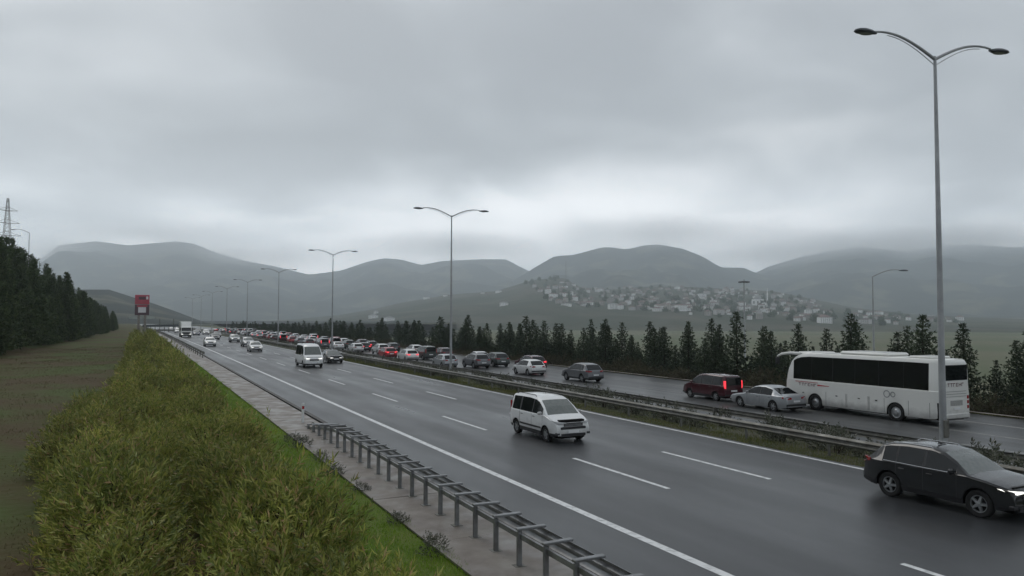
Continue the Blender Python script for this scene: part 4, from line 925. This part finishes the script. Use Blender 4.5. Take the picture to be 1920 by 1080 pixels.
while y < 190:
    for X in (23.4, 26.2):
        if rr.random() < .16: continue
        s = rr.uniform(.6, 1.25)*(1.15 if rr.random() < .2 else 1); plant('median_bush', 'low grey green bush between the two guard rails of the median', 'bush', 'low bushes of the median', rr.choice(MBU), MS if y < 70 else None, X+rr.uniform(-.9, .9)+cx(y), y, gz(X+cx(y), y)-.03, (s*1.15, s*1.25, s), rr.uniform(0, 6.28))
    y += rr.uniform(.9, 1.5) if y < 70 else rr.uniform(1.6, 2.4)
def scatter(n, X0, X1, y0, y1, pw=1.6):
    q = RNG.random(n)**pw; ys = y0 + (y1-y0)*q; xs = RNG.uniform(X0, X1, n); pos = np.stack([xs, ys, np.zeros(n)], 1)
    for i in range(n): c_ = cx(ys[i]); pos[i, 0] += c_; pos[i, 2] = ground_z(xs[i], ys[i]) - .01
    return pos
def grass(n, X0, X1, y0, y1, h0, h1, w_, m, label, clump=0.0, pw=1.6):
    pos = scatter(n, X0, X1, y0, y1, pw); h = RNG.uniform(h0, h1, n)
    if clump: h *= np.array([.55 + clump*max(0, vnoise(p[0], p[1], 1.1)) for p in pos])
    V, F = blades(pos, h, w_*(1+pos[:, 1]*.02)[:, None], .4); o = link('grass', raw_mesh('grass', V, F, m)); tag(o, label, 'grass', kind='stuff')
grass(95000, 3.3, 5.70, 8, 90, .06, .16, .012, M['grassm'], 'bright green mown grass strip between hedge and concrete', .5)
grass(50000, -16, -1.0, 12, 130, .05, .14, .014, M['meadowm'], 'brownish meadow grass left of the hedge', .7, 1.3)
grass(42000, 21.0, 22.6, 6, 110, .05, .20, .012, M['medgrass'], 'rough grass along the near edge of the median', 1.3, 1.5)
grass(26000, 22.6, 28.2, 6, 100, .05, .18, .012, M['medgrass'], 'sparse grass and weeds between the median guard rails', 1.3, 1.5)
grass(24000, 43.8, 46.5, 10, 140, .08, .30, .02, M['medgrass'], 'yellowish grass along the verge below the pines', 1.0, 1.4)
# tufts of weed at the edge of the concrete strip
for (X, y_) in ((5.35, 29.3), (5.45, 27.9), (5.3, 22.6), (5.5, 20.1), (5.42, 16.6), (5.4, 14.2), (5.5, 24.9)):
    s = rr.uniform(.45, .75); plant('weed_tuft', 'dark green weed tuft overhanging the edge of the concrete strip', 'plant', 'weeds along the concrete strip', rr.choice(MBU), None, X, y_, .05, (s, s, s*.7), rr.uniform(0, 6.28))

# ---------------------------------------------------------------- hillside town
WALLS = [mat('house_wall_%d' % k, c, .8) for k, c in enumerate([(.50,.48,.47), (.36,.33,.31), (.78,.78,.77), (.28,.25,.24), (.42,.39,.36)])]
ROOFS = [mat('roof_tile_%d' % k, c, .8) for k, c in enumerate([(.17,.105,.09), (.20,.14,.12), (.15,.12,.11), (.27,.27,.27)])]
WIN = mat('far_window', (.06, .065, .07), .3)
def house_meshes(wd, dp, h, rh, eave=.7):
    w_ = MB().box(-wd/2, wd/2, -dp/2, dp/2, -6, h).mesh('wall', WALLS[0])
    a, b = wd/2+eave, dp/2+eave; k = max(0, a-b)
    r = MB().add([(-a,-b,h),(a,-b,h),(a,b,h),(-a,b,h),(-k,0,h+rh),(k,0,h+rh),(-a,-b,h-.25),(a,-b,h-.25),(a,b,h-.25),(-a,b,h-.25)], [(0,1,5,4),(1,2,5),(2,3,4,5),(3,0,4),(6,7,1,0),(7,8,2,1),(8,9,3,2),(9,6,0,3),(9,8,7,6)]).mesh('roof', ROOFS[0])
    wins = []
    for fl in range(int(h/3)):
        n = max(2, int(wd/4))
        b_ = MB()
        for q in range(n): x0 = -wd/2 + wd*(q+.5)/n; b_.box(x0-.7, x0+.7, -dp/2-.05, -dp/2+.02, fl*3+1.0, fl*3+2.4)
        wins.append(b_.mesh('window_row', WIN))
    return w_, r, wins
HM = [house_meshes(*a) for a in ((13, 10, 6, 3), (17, 11, 9, 3.2), (14, 12, 12, 2.8), (22, 12, 7, 3), (11, 10, 9, 3.2), (26, 13, 12, 2.5))]
TOWN = [(1000,535),(1012,530),(1066,530),(1090,543),(1180,541),(1262,540),(1300,540),(1400,544),(1452,549),(1532,566),(1548,582),(1700,592),(1812,598),(1800,606),(1640,613),(1500,603),(1400,599),(1300,592),(1200,584),(1100,577),(1040,570),(1008,556)]
def inside(px, py, poly):
    r = False
    for (a, b), (c, d_) in zip(poly, poly[1:]+poly[:1]):
        if (b > py) != (d_ > py) and px < (c-a)*(py-b)/(d_-b)+a: r = not r
    return r
def hit(px, py):
    d = ray(px, py); d = d/math.hypot(d.x, d.y); a = math.atan2(d.x, d.y); r_ = 1160.0
    while r_ < 2620:
        z = CH + d.z*r_; t_ = max(town_h(a, r_), -12.5)
        if z <= t_: return Vector((d.x*r_, d.y*r_, t_))
        r_ += 8
    return None
rt = random.Random(17); placed = []
def house(px, py, k, wc, rc, label, s=1.0):
    p = hit(px, py)
    if p is None: return False
    if any((p-q).length < 12 for q in placed): return False
    placed.append(p); w_, r_, wins = HM[k]; t = thing('house', label, 'house', p, -math.atan2(p.x, p.y) + rt.uniform(-.7, .7), 'houses of the hillside town', s)
    a = setmat(link('wall', w_, t), WALLS[wc]); setmat(link('roof', r_, t), ROOFS[rc])
    for w2 in wins: link('window_row', w2, a)
    return True
n = 0; tries = 0
while n < 290 and tries < 6000:
    tries += 1; px = rt.uniform(1000, 1812); py = rt.uniform(526, 616)
    if not inside(px, py, TOWN): continue
    if px > 1540 and rt.random() < .55: continue
    if py > 585 and px < 1500 and rt.random() < .4: continue
    lab = 'small pale house on the knoll at the left end of the hillside town' if px < 1090 else 'small pale house in the dense middle of the hillside town' if px < 1400 else 'small pale house around the mosque in the hillside town' if px < 1540 else 'small pale house in the scattered right end of the hillside town'
    n += house(px, py, rt.choice([0,0,1,1,2,3,4,4,5]), rt.choice([0,0,1,2,2,2,3,4]), rt.choice([0,0,1,1,2,3]), lab, rt.uniform(.5, .95))
for px, py, k in ((1062,573,3),(1098,575,3),(1180,583,3),(1215,581,3)): house(px, py, k, 2, 3, 'long white roofed shed at the lower edge of the hillside town', (1.0, .8, .5))
for px, py in ((760,566),(800,561),(835,556),(905,551),(935,549),(700,597),(730,602),(705,588),(945,573),(1275,533),(1268,534)): house(px, py, rt.choice([0, 3]), 2, 3, 'lone pale house on the green slope left of the town', .9)
p = hit(1421, 572)
if p:
    t = thing('mosque', 'large white mosque with one minaret, brightest building of the hillside town', 'mosque', p, -math.atan2(p.x, p.y)); wm = WALLS[2]
    MB().box(-14, 14, -12, 12, -6, 14).build('hall', wm, t); MB().lathe_z([(14, 8.5), (16.5, 8.5), (19, 7.6), (22, 5), (23.5, 2), (24, .3)], 20).build('dome', ROOFS[3], t, True)
    mn = MB().lathe_z([(-4, 1.9), (24, 1.7), (24.3, 2.6), (25.2, 2.6), (25.2, 1.4), (33, 1.3), (42, .1)], 14, 22, 0).build('minaret', wm, t, True)
    for s in (-1, 1):
        for q in range(3): MB().box(-9+q*9-1.4, -9+q*9+1.4, -12.08, -11.9, 3, 9).build('window', WIN, t)
        break
d = ray(1061, 490); d = d/math.hypot(d.x, d.y); D = 2590; t = thing('radio_mast', 'thin radio mast on the knoll above the town', 'mast', (d.x*D, d.y*D, CH+d.z*D-62))
b = MB(); lat(b, 0, 62, 2.2, .7, 8); b.build('lattice', M['galv_dull'], t)
# round-headed trees among the houses and on the knoll
TC = [shrub_mesh('town_tree', 200+k, 5, 5, 8, 60, 6, 2.2, M['pine_left'], .6, .9, 3.0) for k in range(2)]; TT = MB().tube([(0,0,-2),(0,0,3)], [.35,.25], 6).mesh('trunk', M['bark'])
nt_ = 0
for k in range(1500):
    if nt_ >= 230: break
    px = rt.uniform(975, 1800); py = rt.uniform(519, 612); kn = 980 < px < 1078 and py < 536
    if not (inside(px, py, TOWN) or kn): continue
    if not kn and rt.random() < .3: continue
    p = hit(px, py)
    if p is None or any((p-q).length < 9 for q in placed): continue
    s = rt.uniform(.8, 1.5); plant('town_tree', 'dark round tree between the houses of the hillside town', 'tree', 'trees of the hillside town', rt.choice(TC), TT, p.x, p.y, p.z, s, rt.uniform(0, 6.28), 'crown', 'trunk'); nt_ += 1

# ---------------------------------------------------------------- air
def volmat(name, c, dens, aniso=.0):
    mt = bpy.data.materials.new(name); mt.use_nodes = True; t = mt.node_tree; t.nodes.clear(); o = t.nodes.new('ShaderNodeOutputMaterial'); v_ = t.nodes.new('ShaderNodeVolumePrincipled')
    v_.inputs['Color'].default_value = (*c, 1); v_.inputs['Density'].default_value = dens; v_.inputs['Anisotropy'].default_value = aniso; t.links.new(v_.outputs[0], o.inputs['Volume'])
    return mt
hz_ = MB().box(-8300, 8300, -8300, 8300, -20, 778).build('haze', volmat('haze_air', (.87, .945, 1.0), 2.2e-4, .7)); tag(hz_, 'grey blue haze between the camera and the mountains', 'haze', kind='stuff')

def cloudmat():                                          # vapour that thins out towards the rim
    mt = bpy.data.materials.new('low_cloud_vapour'); mt.use_nodes = True; t = mt.node_tree; t.nodes.clear(); o = t.nodes.new('ShaderNodeOutputMaterial'); v_ = t.nodes.new('ShaderNodeVolumePrincipled')
    tc_ = t.nodes.new('ShaderNodeTexCoord'); ln = t.nodes.new('ShaderNodeVectorMath'); ln.operation = 'LENGTH'; t.links.new(tc_.outputs['Object'], ln.inputs[0])
    n = t.nodes.new('ShaderNodeTexNoise'); n.inputs['Scale'].default_value = .0022; n.inputs['Detail'].default_value = 2; ge = t.nodes.new('ShaderNodeNewGeometry'); t.links.new(ge.outputs['Position'], n.inputs['Vector'])
    q = math_n(t, 'SUBTRACT', 1.0, ln.outputs['Value']); q = math_n(t, 'ADD', q, math_n(t, 'MULTIPLY_ADD', n.outputs[0], 1.0, -.62)); q = math_n(t, 'MAXIMUM', q, 0.0); q = math_n(t, 'MULTIPLY', math_n(t, 'POWER', q, 1.3), .0036)
    t.links.new(q, v_.inputs['Density']); v_.inputs['Color'].default_value = (1, 1, 1, 1); v_.inputs['Anisotropy'].default_value = .86; t.links.new(v_.outputs[0], o.inputs['Volume']); mt.cycles.volume_step_rate = 1.0
    return mt
CLM = cloudmat(); CLB = MB(); rings = []
for i in range(1, 12):
    ph = math.pi*i/12; rings.append([(math.sin(ph)*math.cos(2*math.pi*j/20), math.sin(ph)*math.sin(2*math.pi*j/20), -math.cos(ph)) for j in range(20)])
CLME = CLB.ring(rings).mesh('low_cloud', CLM, True)
def low_cloud(px, py, D, rx, rz_):
    d = ray(px, py); d = d/math.hypot(d.x, d.y); o = link('low_cloud', CLME); o.location = (d.x*D, d.y*D, CH+d.z*D); o.scale = (rx, rx*.55, rz_); o.rotation_euler.z = -math.atan2(d.x, d.y)
    tag(o, 'soft pale cloud bank resting on the mountain tops', 'cloud', kind='stuff')
for a_ in ((70,470,6000,1000,190),(260,436,6100,1300,100),(480,478,5900,1000,150),(850,462,5900,1300,150),(1240,436,4900,1100,150),(1400,482,5400,700,120),(1580,458,6100,1300,170),(1840,448,6100,1400,170)): low_cloud(*a_)
assert all(o.location.z + o.scale.z < 776 for o in col.objects if o.name.startswith('low_cloud')), [o.location.z+o.scale.z for o in col.objects if o.name.startswith('low_cloud')]
